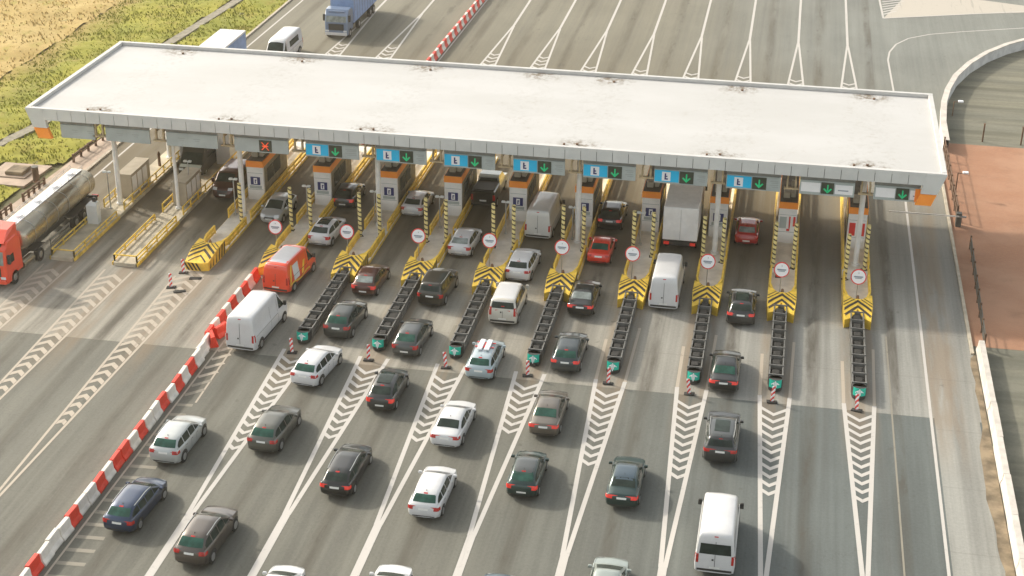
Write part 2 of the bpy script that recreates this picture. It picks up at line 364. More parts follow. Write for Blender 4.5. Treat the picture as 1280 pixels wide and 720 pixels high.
# grass: displaced sheets with tufts
def noise2(x, y):
    return (math.sin(x*.9+y*.37)*.5+math.sin(x*.31-y*.83+2)*.6+math.sin(x*2.3+y*1.7)*.25+math.sin(x*1.1-y*2.9+1)*.25)
def turf(name, xr, yr, step, amp, base, mat, bmat, tufts, hh, lab, inside):
    nx = int((xr[1]-xr[0])/step)+1; ny = int((yr[1]-yr[0])/step)+1
    m = MB(); vs = []
    for j in range(ny):
        for i in range(nx):
            x = xr[0]+(xr[1]-xr[0])*i/(nx-1); y = yr[0]+(yr[1]-yr[0])*j/(ny-1)
            e = min(1, max(0, (xr[1]-x)/1.2)) if name == 'grass' else 1
            vs.append((x, y, base+e*amp*(noise2(x, y)*.5+random.uniform(-.35,.35))))
    m.add(vs, [(j*nx+i, j*nx+i+1, (j+1)*nx+i+1, (j+1)*nx+i) for j in range(ny-1) for i in range(nx-1)
               if inside(vs[j*nx+i][0]+step/2, vs[j*nx+i][1]+step/2)], 0, True)
    for k in range(tufts):
        x = random.uniform(*xr); y = random.uniform(*yr)
        if not inside(x, y): continue
        h = hh*random.uniform(.4, 1.3); w = hh*random.uniform(.3, .7)
        for q in range(4):
            a = random.uniform(0, 6.28); lx = math.cos(a); ly = math.sin(a); tx = random.uniform(-.4,.4)*h; ty = random.uniform(-.4,.4)*h
            m.add([(x-lx*w/2, y-ly*w/2, base-.05), (x+lx*w/2, y+ly*w/2, base-.05), (x+tx+lx*w*.2, y+ty+ly*w*.2, base+h), (x+tx-lx*w*.2, y+ty-ly*w*.2, base+h*.8)], [(0,1,2,3)], 1)
    o = m.build(name, [mat, bmat], sharp=False); prop(o, lab, 'grass', kind='stuff')
def in_path(x, y):
    cx = -65.4 if y < 112 else (-65.4+(y-112)*.2 if y < 118 else -64.15+(y-118)*.072); cx = min(cx, -61.1); return abs(x-cx) < .62
def in_grass(x, y):
    ke = -55.45 if y < 163 else -55.45-(y-163)*.0354
    if x > ke-.05: return False
    if 78 < y < 119 and x > -58.7+(max(0, y-104.6)*.1): return False
    if 104.4 < y < 109.3 and x > -62.7: return False
    return not in_path(x, y)
turf('grass', (-73.5,-55.4), (75,215), .5, .22, .06, MT['grass'], MT['blade'], 22000, .16, 'lush yellow green grass strip left of the road and canopy', in_grass)
turf('dry_field_grass', (-130,-73.5), (95,230), 1.0, .3, .12, MT['wheat'], MT['blade_dry'], 24000, .20, 'tall dry golden grass field in the far left corner', lambda x, y: True)

# ---------------------------------------------------------------- islands positions
IX = {k: 6.15-5.01*(12-k) for k in range(5, 13)}
IX.update({4: -34.2, 3: -39.6, 2: -44.85, 1: -49.6})

# ---------------------------------------------------------------- road markings
ml = MB(); mo = MB(); mh = MB(); mf = MB()
def seg(m, a, b, w, z=.008):
    a = Vector(a); b = Vector(b); d = (b-a).normalized(); n = Vector((-d.y, d.x))*w/2
    m.add([(*(a+n), z), (*(a-n), z), (*(b-n), z), (*(b+n), z)], [(0,1,2,3)])
def chev(m, xl, xr, y, t, dirn, z=.012):
    xc = (xl+xr)/2; dy = (xr-xl)*.47*dirn
    m.add([(xl,y,z),(xl,y+t,z),(xc,y+t+dy,z),(xc,y+dy,z)], [(0,3,2,1)]); m.add([(xc,y+dy,z),(xc,y+t+dy,z),(xr,y+t,z),(xr,y,z)], [(0,3,2,1)])
tip = {12:72.2, 11:71.9, 10:72.6, 9:73.0, 8:75.6, 7:73.6, 6:72.9, 5:70.6}
mrg = {12:65.0, 11:63.9, 10:64.4, 9:64.4, 8:65.2, 7:65.2, 6:65.2, 5:64.2}
for k in range(5, 13):
    x = IX[k]; yb, ym = 82.6, mrg[k]-.4
    seg(ml, (x-.92, yb), (x-.10, ym), .25); seg(ml, (x+.88, yb), (x+.12, ym), .25, .010)
    seg(mo if k > 8 else mf, (x-.92, yb), (x-.98, 88), .2); seg(mo if k > 8 else mf, (x+.88, yb), (x+.98, 90), .18)
    seg(ml, (x+.01, ym+.25), (x+(.0 if k > 9 else .03), 30), .44, .012)
    y = tip[k]
    while y < 81.6:
        f = (y-ym)/(yb-ym); chev(ml, x-.09-.83*f+.10, x+.11+.77*f-.10, y, .34, -1, .016); y += .90
for k, x, y0, y1, ym in ((3, IX[3]-.1, 71, 91.6, 62.6), (2, IX[2]-.1, 71, 90.6, 62.8), (1, IX[1], 71, 90.6, 63)):
    seg(mo, (x-1.05, 91.5), (x-.1, ym), .16); seg(mo, (x+1.0, 91.5), (x+.1, ym), .16, .010); seg(mo, (x, ym+1), (x, 30), .26, .012)
    y = y0
    while y < y1:
        f = (y-ym)/(91.5-ym); chev(mo, x-.1-.95*f+.1, x+.1+.9*f-.1, y, .44, 1, .016); y += .98
# beyond the canopy
for k in range(2, 13):
    x = IX[k]
    if k in (4,): continue
    ya = 157.5 if k > 3 else 160
    far = 300 if k > 3 else 260
    seg(ml, (x-.9, 122), (x-.85, 141), .2); seg(ml, (x+.9, 122), (x+.85, 141), .2, .010)
    seg(ml, (x-.85, 141), (x-.05, ya), .2); seg(ml, (x+.85, 141), (x+.05, ya), .2, .010)
    seg(ml, (x, ya-1.2), (x-(.25 if k > 10 else .4), far), .25, .012)
    y = 124
    while y < (148 if k < 7 else 145.5):
        f = max(0, (y-141)/16.5); hw = .82-.75*f; chev(ml, x-hw+.1, x+hw-.1, y, .35, -1, .016); y += 1.1
# right edge line, exit road line and gore
for a, b in (((10.35,30),(10.3,66)), ((10.3,66),(10.3,92)), ((10.3,92),(10.25,115)), ((10.25,115),(10.3,144)), ((10.3,144),(10.1,153.6)), ((10.1,153.6),(10.35,156.4)), ((10.35,156.4),(11.1,159.3)), ((11.1,159.3),(12.5,161.8)),
             ((12.5,161.8),(14.8,163.8)), ((14.8,163.8),(18,165.4)), ((18,165.4),(24.9,168.4)), ((24.9,168.4),(40,173))):
    seg(ml, a, b, .17, .008 if a[1] < 140 else .010)
seg(mf, (8.2, 40), (8.0, 92), .10)
m = MB().sheet([(10.15,169.1),(16.5,171.6),(25.5,174.7),(34,176.6),(26,177.6),(17,180.5),(13.4,181)], .012); struct(m, 'gore_area', MT['hatch'])
seg(ml, (10.1,169), (9.75,182), .22, .016); seg(ml, (10.1,169), (25.8,175.2), .22, .020); seg(ml, (9.75,182), (9.0,260), .22, .016)
for i in range(11):
    y = 170.6+i*1.05; seg(mh, (10.15, y), (11.6+i*.25, y+1.7), .28, .018)
# left side of the plaza
seg(ml, (-54.2, 40), (-54.2, 128), .16); seg(ml, (-54.2,128), (-54.0,162), .18); seg(ml, (-54.0,162), (-57,300), .18)
seg(mo, (-33.95, 40), (-34.0, 92), .12)
y = 55.0
while y < 91:
    seg(mo if 77 < y < 85 else mf, (-33.9, y), (-32.95 if y > 70 else -32.4, y+(.9 if y > 75 else .1)), .30, .012); y += 1.15
seg(mo, (-32.9, 75), (-33.2, 84), .12)
seg(ml, (-34.0,141), (-33.6, 182), .14); 
for mm_, nm, mt in ((ml, 'road_markings', 'line'), (mo, 'worn_road_markings', 'line_old'), (mf, 'faint_road_markings', 'line_faint'), (mh, 'gore_hatching', 'line')):
    struct(mm_, nm, MT[mt])

# ---------------------------------------------------------------- canopy
cn = empty('toll_canopy', (-21.8, 108.2, 0), 'long flat white canopy roof on columns spanning all the toll lanes', 'canopy')
def W2(mb, ox=-21.8, oy=108.2):
    mb.v = [(x-ox, y-oy, z) for x, y, z in mb.v]; return mb
X0, X1, Y0, Y1 = -54.95, 11.3, 99.7, 116.8
m = MB(); m.box(X0+.3, X1-.3, Y0+.3, Y1-.3, 8.22, 8.38); W2(m).build('roof', MT['roof'], cn)
m = MB(); m.box(X0, X1, Y0-.03, Y0+.3, 8.40, 8.62); m.box(X0, X1, Y1-.3, Y1+.03, 8.40, 8.66); m.box(X0, X0+.32, Y0+.31, Y1-.31, 8.40, 8.64); m.box(X1-.32, X1, Y0+.31, Y1-.31, 8.40, 8.64)
m.box(X0+.12, X1-.12, Y0+.125, Y0+.28, 8.2, 8.39); m.box(X0+.12, X1-.12, Y1-.28, Y1-.125, 8.2, 8.39); m.box(X0+.13, X0+.3, Y0+.29, Y1-.29, 8.2, 8.39); m.box(X1-.3, X1-.13, Y0+.29, Y1-.29, 8.2, 8.39)
W2(m).build('parapet', MT['white'], cn)
n_ = 57; w_ = (X1-X0-2.72)/n_
for yy, s in ((Y0-.06, 1), (Y1+.02, 1)):
    m = MB()
    for i in range(n_): m.box(X0+1.36+i*w_+.018, X0+1.36+(i+1)*w_-.018, yy, yy+.04, 7.74, 8.57)
    W2(m).build('fascia', MT['fascia'], cn)
for xx, sg in ((X0-.02, -1), (X1+.02, 1)):
    m = MB()
    for i in range(15):
        ya, yb = Y0+.25+i*1.105, Y0+.25+(i+1)*1.105-.05; dxx = sg*.30
        m.add([(xx, ya, 8.57), (xx, yb, 8.57), (xx-dxx, yb, 7.74), (xx-dxx, ya, 7.74), (xx-sg*.04, ya, 8.57), (xx-sg*.04, yb, 8.57), (xx-dxx-sg*.04, yb, 7.74), (xx-dxx-sg*.04, ya, 7.74)], [(0,1,2,3),(7,6,5,4),(0,3,7,4),(1,5,6,2),(3,2,6,7),(0,4,5,1)])
    W2(m).build('side_fascia', MT['fascia'], cn)
m = MB(); m.box(X0+.36, X1-.36, Y0-.015, Y0+.12, 7.76, 8.39); m.box(X0+.36, X1-.36, Y1-.12, Y1+.015, 7.76, 8.39); m.box(X0+.40, X0+.52, Y0+.13, Y1-.13, 7.76, 8.19); m.box(X1-.52, X1-.40, Y0+.13, Y1-.13, 7.76, 8.19)
W2(m).build('fascia_backing', MT['seam'], cn)
m = MB(); m.box(X0+.13, X1-.13, Y0+.13, Y1-.13, 7.9, 8.05); W2(m).build('ceiling', MT['underside'], cn)
# corner wings that taper inward and end in orange
for sgn, xe in ((1, X1), (-1, X0)):
    for yy in (Y0-.075, Y1-.22):
        def px(a, z): return xe+sgn*.02-sgn*(a+(8.57-z)*.36)
        m = MB()
        for z0, z1 in ((8.57, 7.13),):
            vs = []
            for z in (z0, z1):
                for a in (0, 1.35):
                    for y in (yy, yy+.3): vs.append((px(a*(1 if z > 7.5 else .80), z), y, z))
            m.add(vs, [(0,2,3,1),(4,5,7,6),(0,4,6,2),(1,3,7,5),(0,1,5,4),(2,6,7,3)])
        W2(m).build('end_wing', MT['fascia'], cn)
        m = MB(); vs = []
        for z in (7.10, 6.3):
            for a in (0, 1.06):
                for y in (yy, yy+.3): vs.append((px(a, z), y, z))
        m.add(vs, [(0,2,3,1),(4,5,7,6),(0,4,6,2),(1,3,7,5),(0,1,5,4),(2,6,7,3)])
        W2(m).build('orange_end_panel', MT['orange'], cn)
for k in range(1, 13):
    m = MB(); x = IX[k]
    for dx in (-.32, .22): m.box(x+dx, x+dx+.1, Y0+.6, Y1-.6, 7.2, 7.88)
    m.box(x-.5, x+.5, Y0+.5, Y0+.75, 6.5, 6.62); m.box(x-.35, x-.22, Y0+.55, Y0+.75, 6.62, 7.2); m.box(x+.22, x+.35, Y0+.55, Y0+.75, 6.62, 7.2)
    m.box(x-.22, x+.22, 102.2, 102.8, 7.0, 7.2)
    W2(m).build('beam', MT['beam'], cn)
m = MB()
for y in (104.5, 108, 112): m.box(X0+.6, X1-.6, y, y+.22, 7.5, 7.88)
W2(m).build('purlins', MT['beam'], cn)
for k in (1, 2, 3, 5, 8, 10, 12):
    for y in (102.5, 112.6):
        rr = .19 if k != 2 else .13
        m = MB(); x = IX[k]; m.tube((x, y, .15), (x, y, 7.0), rr, 16); m.tube((x, y, .15), (x, y, .35), rr+.12, 12); W2(m).build('column', MT['column'], cn)
for x in (-49.6, -39.4, -28.7, -13.9, -3.9, 6.1):
    for dx, y, r0 in ((0, 100.9, .09), (.8, 115.3, .10), (-.9, 100.7, .08)):
        m = MB(); m.tube((x+dx, y, 8.38), (x+dx, y, 8.50), r0, 8); W2(m).build('roof_drain', MT['brownwood'], cn)

# ---------------------------------------------------------------- lane signs hanging below the fascia
def arrow_pts(cx, cz, s, up_=False): return
def lane_sign(k, xa, xb, style, label):
    t = empty('lane_sign', (xa, 100.2, 6.25), label, 'lane sign', 'signs hanging over the toll lanes')
    w = xb-xa; H_ = 1.05
    m = MB(); m.box(0, w, 0, .16, 0, H_, bev=.02); m.box(.5, .56, .05, .11, H_, 1.5); m.box(w-.56, w-.5, .05, .11, H_, 1.5)
    m.build('panel', MT['signpanel'], t)
    m = MB(); m.box(0, w, .01, .15, H_+.03, H_+.24); m.build('header', MT['seamgrey'], t)
    def plate(nm, x0, x1, z0, z1, mat, y=-.035, th=.03, par=t):
        q = MB(); q.box(x0, x1, y, y+th, z0, z1); return q.build(nm, mat, par)
    def arrow(x0, par, mat):
        q = MB(); c = x0; q.box(c-.05, c+.05, -.075, -.055, .34, .82)
        q.add([(c-.30,-.075,.50),(c-.22,-.075,.58),(c,-.075,.36),(c+.22,-.075,.58),(c+.30,-.075,.50),(c,-.075,.20)], [(0,5,2,1),(5,4,3,2)])
        q.build('arrow', mat, par)
    if style == 'blue':
        b = plate('blue_plate', .05, 1.72, .14, .98, MT['blue'])
        b2 = plate('pictogram', .55, 1.15, .22, .88, MT['signwhite'], -.06, .02, b)
        q = MB(); q.box(.74, .84, -.08, -.062, .32, .78); q.box(.84, .98, -.08, -.062, .32, .42); q.box(.84, .94, -.08, -.062, .52, .60); q.build('glyph', MT['navy'], t)
        c = plate('signal', 1.78, 2.75, .10, .98, MT['blackbox']); arrow(2.26, c, MT['ledgreen'])
        q = MB()
        for j, (a, z) in enumerate(((0, .72), (.1, .60), (0, .44), (.14, .30))): q.box(3.0+a, min(w-.15, 4.0-a*.6), -.012, 0-.002, z, z+.05)
        q.build('caption', MT['relief'], t)
    elif style == 'white':
        b = plate('white_plate', .10, 1.40, .22, .90, MT['signwhite'])
        c = plate('signal', 1.46, 2.32, .14, .96, MT['blackbox']); arrow(1.9, c, MT['ledgreen'])
        b = plate('caption_plate', 2.4, min(w-.1, 3.6), .18, .86, MT['signwhite'])
        q = MB(); q.box(2.6, 3.3, -.05, -.037, .42, .50); q.build('caption', MT['greytext'], t)
        if k == 12: plate('orange_strip', w-.34, w+.12, .05, 1.0, MT['orange'], -.07, .06)
    elif style == 'cross':
        c = plate('signal', 1.9, 2.85, .10, .98, MT['blackbox'])
        q = MB()
        for s in (1, -1):
            q.add([(2.37-.3, -.075, .54-.3*s), (2.37-.22, -.075, .54-.3*s), (2.37+.3, -.075, .54+.3*s), (2.37+.22, -.075, .54+.3*s)], [(0,1,2,3) if s > 0 else (3,2,1,0)])
        q.build('cross', MT['ledred'], c)
        q = MB(); q.box(2.13, 2.6, -.066, -.056, .5, .58); q.build('bar', MT['ledred'], c)
    else:
        q = MB(); 
        for a in (.9, 2.1): q.box(a, a+.5, -.012, -.002, .62, .67); q.box(a+.1, a+.45, -.012, -.002, .48, .52)
        q.build('caption', MT['relief'], t)
lane_sign(0, -52.6, IX[1]-.35, 'blank', 'blank grey panel under the canopy nearest its left end')
for k in range(1, 12):
    xa, xb = IX[k]+.55, IX[k+1]-.75
    if k in (1, 2): st, lb = 'blank', 'blank grey overhead panel, %s from the left' % ordinal(k+1)
    elif k == 3: st, lb = 'cross', 'grey overhead panel with a small red cross signal'
    elif k == 11: st, lb = 'white', 'overhead sign with two white plates and green arrow, second from right'
    else: st, lb = 'blue', 'overhead sign with blue plate and green arrow, %s blue one from the left' % ordinal(k-3)
    lane_sign(k, xa, xb, st, lb)
lane_sign(12, IX[12]+.55, 9.75, 'white', 'overhead sign with white plates, green arrow and orange end strip')

# ---------------------------------------------------------------- islands
def rail(m, pts, z=(.30, .62), th=.10, posts=1.5, both=True, pipe=False):
    for a, b in zip(pts, pts[1:]):
        a = Vector(a); b = Vector(b); L = (b-a).length; d = (b-a)/L; n = Vector((-d.y, d.x))*th/2
        for zz in z:
            if pipe: m.tube((a.x, a.y, zz+.12), (b.x, b.y, zz+.12), .055, 8)
            else: m.prism([tuple(a-n), tuple(b-n), tuple(b+n), tuple(a+n)], zz, zz+.24)
        k = max(1, int(L/posts))
        for i in range(k+1):
            p_ = a+d*L*i/k; m.box(p_.x-.045, p_.x+.045, p_.y-.045, p_.y+.045, .1, z[-1]+(.12 if pipe else .22))
def island(k):
    x = IX[k]; left = k <= 3
    lab = {1: 'leftmost traffic island with dull yellow pipe rails beside the tanker', 2: 'second traffic island from the left with yellow pipe rails and no nose',
           3: 'leftmost island with a striped nose, red and white posts before it', 4: 'traffic island behind the red van where the red and white barrier starts'}.get(k,
           'raised island with striped nose and crash cushion, %s from the right' % ordinal(13-k))
    t = empty('toll_island', (x, 105, 0), lab, 'traffic island', 'toll islands between the lanes')
    def L(mb): mb.v = [(a, b-105, c) for a, b, c in mb.v]; return mb
    y0 = 92.2 if k <= 2 else 94.3
    m = MB(); m.prism([(-.80, y0), (.80, y0), (.92, y0+1.2), (.92, 118.5), (-.92, 118.5), (-.92, y0+1.2)], -.02, .20 if k > 2 else .26); L(m).build('slab', MT['concrete' if k > 2 else 'concrete_dark'], t)
    if k <= 2:
        ym = MT['yellow_dull'] if k == 1 else MT['yellow']
        for s in (-1, 1):
            m = MB(); rail(m, [(s*.84, 92.5), (s*.84, 99.9)], pipe=True); L(m).build('guard_rail', ym, t)
            m = MB(); rail(m, [(s*.86, 101.3 if s > 0 else 101.5), (s*.86, 105.5 if s < 0 else 117)], pipe=True, z=(.3, .8)); L(m).build('guard_rail', ym, t)
            m = MB(); m.box(s*.93-.03, s*.93+.03, 92.3, 100.2, -.01, .24); L(m).build('kerb_paint', ym, t)
        m = MB(); rail(m, [(-.84, 92.5), (.84, 92.5)], pipe=True, z=(.62,)); L(m).build('end_rail', ym, t)
        return t
    # nose: sloped yellow wedge with chevrons, notch in front for the cushion
    hn = 1.02
    top = [(-.95, 95.9, hn), (-.97, 94.4, hn-.04), (-.86, 92.7, .62), (-.45, 92.95, .66), (0, 94.0, .86), (.45, 92.95, .66), (.86, 92.7, .62), (.97, 94.4, hn-.04), (.95, 95.9, hn)]
    if k == 3: top[3] = (-.45, 92.55, .62); top[4] = (0, 92.5, .62); top[5] = (.45, 92.55, .62)
    inner = [(.62, 95.7, hn-.02), (.3, 95.2, hn), (-.3, 95.2, hn), (-.62, 95.7, hn-.02)]
    ring = top+inner; n = len(ring)
    m = MB(); bot = [(a, b, .0) for a, b, c in ring]
    T = ring+bot
    c0 = len(T); T.append((0, 94.75, hn+.0))
    fs = [(0, 1, 12), (1, 11, 12), (1, 2, 3), (1, 3, 4), (1, 4, 11), (11, 4, 10), (4, 7, 10), (4, 5, 7), (5, 6, 7), (7, 9, 10), (7, 8, 9)]
    fs = [tuple(reversed(f)) if False else f for f in fs]
    for i in range(n): j = (i+1) % n; fs.append((i, n+i, n+j, j))
    m.add(T[:-1], fs); nose = L(m).build('nose', MT['yellow'], t)
    bmx = bmesh.new(); bmx.from_mesh(nose.data); bmesh.ops.recalc_face_normals(bmx, faces=bmx.faces); bmx.to_mesh(nose.data); bmx.free()
    bv = BVHTree.FromPolygons([v.co for v in nose.data.vertices], [tuple(p.vertices) for p in nose.data.polygons])
    # black chevrons laid on top, apex away from the camera, and side slashes
    m = MB()
    def hz(a, b):
        h = bv.ray_cast(Vector((a, b-105, 3)), Vector((0, 0, -1)))
        return h[0].z if h[0] is not None else None
    for yb, tk in ((95.75, .12), (95.35, .12), (94.78, .30), (94.12, .30), (93.4, .2)):
        for s in (-1, 1):
            N_ = 14; prev = None
            for i in range(N_+1):
                a = s*(.0+.955*i/N_); b = yb-abs(a)*1.25
                row = []
                for q in range(4):
                    h = hz(a, b+tk*q/3); row.append((a, b+tk*q/3-105, h+.012) if h is not None and h > .5 else None)
                if prev:
                    for q in range(3):
                        P4 = [prev[q], row[q], row[q+1], prev[q+1]]
                        if all(P4): m.add(P4, [(0,1,2,3)])
                prev = row
    for s in (-1, 1):
        for j in range(6):
            y = 92.9+j*.5
            xs = s*(.985 if y > 94.3 else .875+(y-92.7)*.065)
            zt = min(hn, .62+(y-92.7)*.2)-.06
            if y < 95.5: m.add([(xs, y-105, .06), (xs, y+.2-105, .06), (xs, y+.42-105, zt), (xs, y+.22-105, zt)], [(0,1,2,3)])
    if m.f: m.build('chevron_stripes', MT['stripeblack'], nose)
    if k == 3:
        m = MB()
        for j in range(4):
            w = .28*j; m.add([(-.9+w, 92.5-105-.012, .62), (-.75+w, 92.5-105-.012, .62), (-.45+w, 92.5-105-.012, .06), (-.6+w, 92.5-105-.012, .06)], [(3,2,1,0)])
        m.build('front_stripes', MT['stripeblack'], nose)
    for s in (-1, 1):
        m = MB(); rail(m, [(s*.62, 95.75), (s*.86, 96.9), (s*.86, 100.6 if s > 0 else (98.6 if k == 3 else 99.9))], th=.13, posts=1.3); L(m).build('guard_rail', MT['yellow'], t)
        m = MB(); rail(m, [(s*.88, 101.6), (s*.88, 117.5)], z=(.30, .70), th=.12, posts=1.6); L(m).build('guard_rail', MT['yellow'], t)
        m = MB(); m.box(s*.945-.02, s*.945+.02, 95.95, 118.4, -.01, .17); L(m).build('kerb_paint', MT['yellow_dull'], t)
    m = MB(); m.tube((0, 95.45-105, hn-.1), (0, 95.45-105, hn+.12), .12, 10, r2=.08); m.build('lamp', MT['brownwood'], t)
    return t
for k in range(1, 13): island(k)

# booths
def booth(k):
    x = IX[k]
    red = k >= 11
    lab = 'orange banded toll booth with %s notice, %s booth from the right' % ('red' if red else 'navy', ordinal(13-k))
    t = empty('toll_booth', (x, 108, .2), lab, 'toll booth', 'toll booths in a row under the canopy')
    h = 3.2; w = .66; y0 = -2.55; y1 = 3.2
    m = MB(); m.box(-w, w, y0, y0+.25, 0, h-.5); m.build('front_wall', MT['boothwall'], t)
    m = MB(); m.box(-w+.01, w-.01, y0+.253, y1, 0, h-.503); m.build('side_wall', MT['boothside_shade'], t)
    m = MB(); m.box(-w-.03, w+.03, y0-.03, y1+.03, h-.497, h); b = m.build('orange_band', MT['orange'], t)
    m = MB(); m.box(-w+.04, w-.04, y0+.05, y1-.04, h+.002, h+.06); m.build('roof', MT['boothroof'], t)
    for bx in ((-.42, .05, -1.9, -1.2, h+.063, h+.5), (.12, .45, -1.7, -.9, h+.063, h+.42), (.1, .45, .4, .8, h+.063, h+.5)):
        m = MB(); m.box(*bx, bev=.04); m.build('roof_unit', MT['cabinet'], t)
    for s in (-1, 1):
        m = MB(); m.box(s*(w+.012)-.01, s*(w+.012)+.01, -1.6, -.2, 1.2, 2.3); m.box(s*(w+.012)-.01, s*(w+.012)+.01, .0, 1.5, 1.2, 2.3); m.build('window', MT['glass'], t)
    m = MB(); m.box(-w+.05, w-.05, y0-.022, y0-.004, .85, .89); m.box(-w+.05, w-.05, y0-.022, y0-.004, 2.2, 2.23); m.build('front_seam', MT['signpanel'], t)
    if red:
        m = MB()
        if k == 11: m.box(.12, .22, y0-.03, y0-.006, 1.15, 2.1); m.box(.42, .58, y0-.03, y0-.006, 1.35, 2.1); m.box(-.02, .2, y0-.03, y0-.006, .95, 1.12)
        else: m.box(-.55, -.12, y0-.03, y0-.006, 1.0, 2.0); m.box(.25, .55, y0-.03, y0-.006, 1.0, 2.0)
        n_ = m.build('notice', MT['signred'], t)
        if k == 11: m = MB(); m.box(-.55, -.06, y0-.026, y0-.006, 1.15, 2.05); m.build('pale_notice', MT['signpanel'], t)
    else:
        m = MB(); m.box(-.38, .38, y0-.03, y0-.004, 1.25, 1.9); n_ = m.build('notice', MT['navy'], t)
        m = MB(); m.box(-.13, .15, y0-.05, y0-.032, 1.33, 1.82); g = m.build('pictogram', MT['signwhite'], n_)
        m = MB(); m.box(-.04, .04, y0-.06, y0-.052, 1.40, 1.70); m.box(.04, .10, y0-.06, y0-.052, 1.62, 1.70); m.build('glyph', MT['navy'], t)
        m = MB(); m.box(-.48, .48, y0-.026, y0-.004, .95, 1.18); m.build('lower_notice', MT['signpanel'], t)
for k in range(3, 13): booth(k)

# striped height posts
def post_mesh():
    m = MB(); n = 18; Hh = 3.45; r = .135; sg = 70
    for j in range(sg):
        for i in range(n):
            z0 = Hh*j/sg; z1 = Hh*(j+1)/sg; a0 = 2*math.pi*i/n; a1 = 2*math.pi*(i+1)/n
            ph = ((z0+z1)/2)/.36+i/n
            m.add([(r*math.cos(a0), r*math.sin(a0), z0), (r*math.cos(a1), r*math.sin(a1), z0), (r*math.cos(a1), r*math.sin(a1), z1), (r*math.cos(a0), r*math.sin(a0), z1)],
                  [(0,1,2,3)], 1 if ph % 1 < .33 else 0)
    m.add([(r*math.cos(2*math.pi*i/n), r*math.sin(2*math.pi*i/n), Hh) for i in range(n)], [tuple(range(n))], 0)
    m.box(-.2, .2, -.2, .2, -.02, .03, 1)
    return m
pm = post_mesh(); MT['ystripe'] = plain('post_yellow', (.80, .68, .30), .5)
first = None
for k in range(3, 13):
    for s, dx, y in ((-1, -.88, 100.3), (1, .62, 100.3)):
        if k == 3 and s < 0: continue
        if k == 8 or k >= 9: y = 101.0
        if k == 12: y = 99.9 if s < 0 else 101.8
        lab = 'yellow and black post, %s side of the %s striped island from the right' % ('left' if s < 0 else 'right', ordinal(13-k))
        if first is None:
            first = pm.build('striped_post', [MT['ystripe'], MT['stripeblack']]); o = first
        else: o = first.copy(); COL.objects.link(o)
        prop(o, lab, 'striped post', 'yellow and black striped posts before the booths'); o.location = (IX[k]+dx+(.12 if k >= 9 and s < 0 else 0), y, .2); o.rotation_euler = (0, 0, random.uniform(0, 6))

# round signs
SG = {4: (343,284), 5: (436,290), 6: (525,296), 7: (613,300), 8: (701,307), 9: (791,317), 10: (884,326), 11: (977,337), 12: (1073,346)}
SX = {4: -35.1, 5: -29.75, 6: -24.5, 7: -19.35, 8: -14.2, 9: -9.25, 10: -4.05, 11: .98, 12: 6.13}
SZ = {4: 1.95, 5: 2.05, 6: 2.2, 7: 2.3, 8: 2.25, 9: 2.2, 10: 2.1, 11: 1.95, 12: 1.9}
for k in SG:
    t = empty('round_sign', (SX[k], 96.8, .2), 'round white sign with red rim on the %s island from the right' % ordinal(13-k), 'road sign', 'round signs on the island noses')
    zc = SZ[k]-.2; m = MB(); m.tube((0, .06, 0), (0, .06, zc+.3), .03, 8); m.build('post', MT['steel'], t)
    tl = .22
    def disc(r, y, mat, nm, par):
        m = MB(); vs = [(r*math.cos(2*math.pi*i/28), y+tl*r*math.sin(2*math.pi*i/28), zc+r*math.sin(2*math.pi*i/28)) for i in range(28)]
        m.add(vs+[(a, b+.025, c) for a, b, c in vs], [tuple(range(28)), tuple(range(55, 27, -1))]+[(i, 28+i, 28+(i+1)%28, (i+1)%28) for i in range(28)]); return m.build(nm, mat, par)
    rim = disc(.53, 0, MT['signred'], 'rim', t); disc(.455, -.012, MT['signwhite'], 'face', t)
    m = MB(); m.box(-.30, .30, -.035, -.016, zc-.03, zc+.06); m.box(-.22, .22, -.055, -.036, zc-.11, zc-.06); m.build('lettering', MT['greytext'], t)

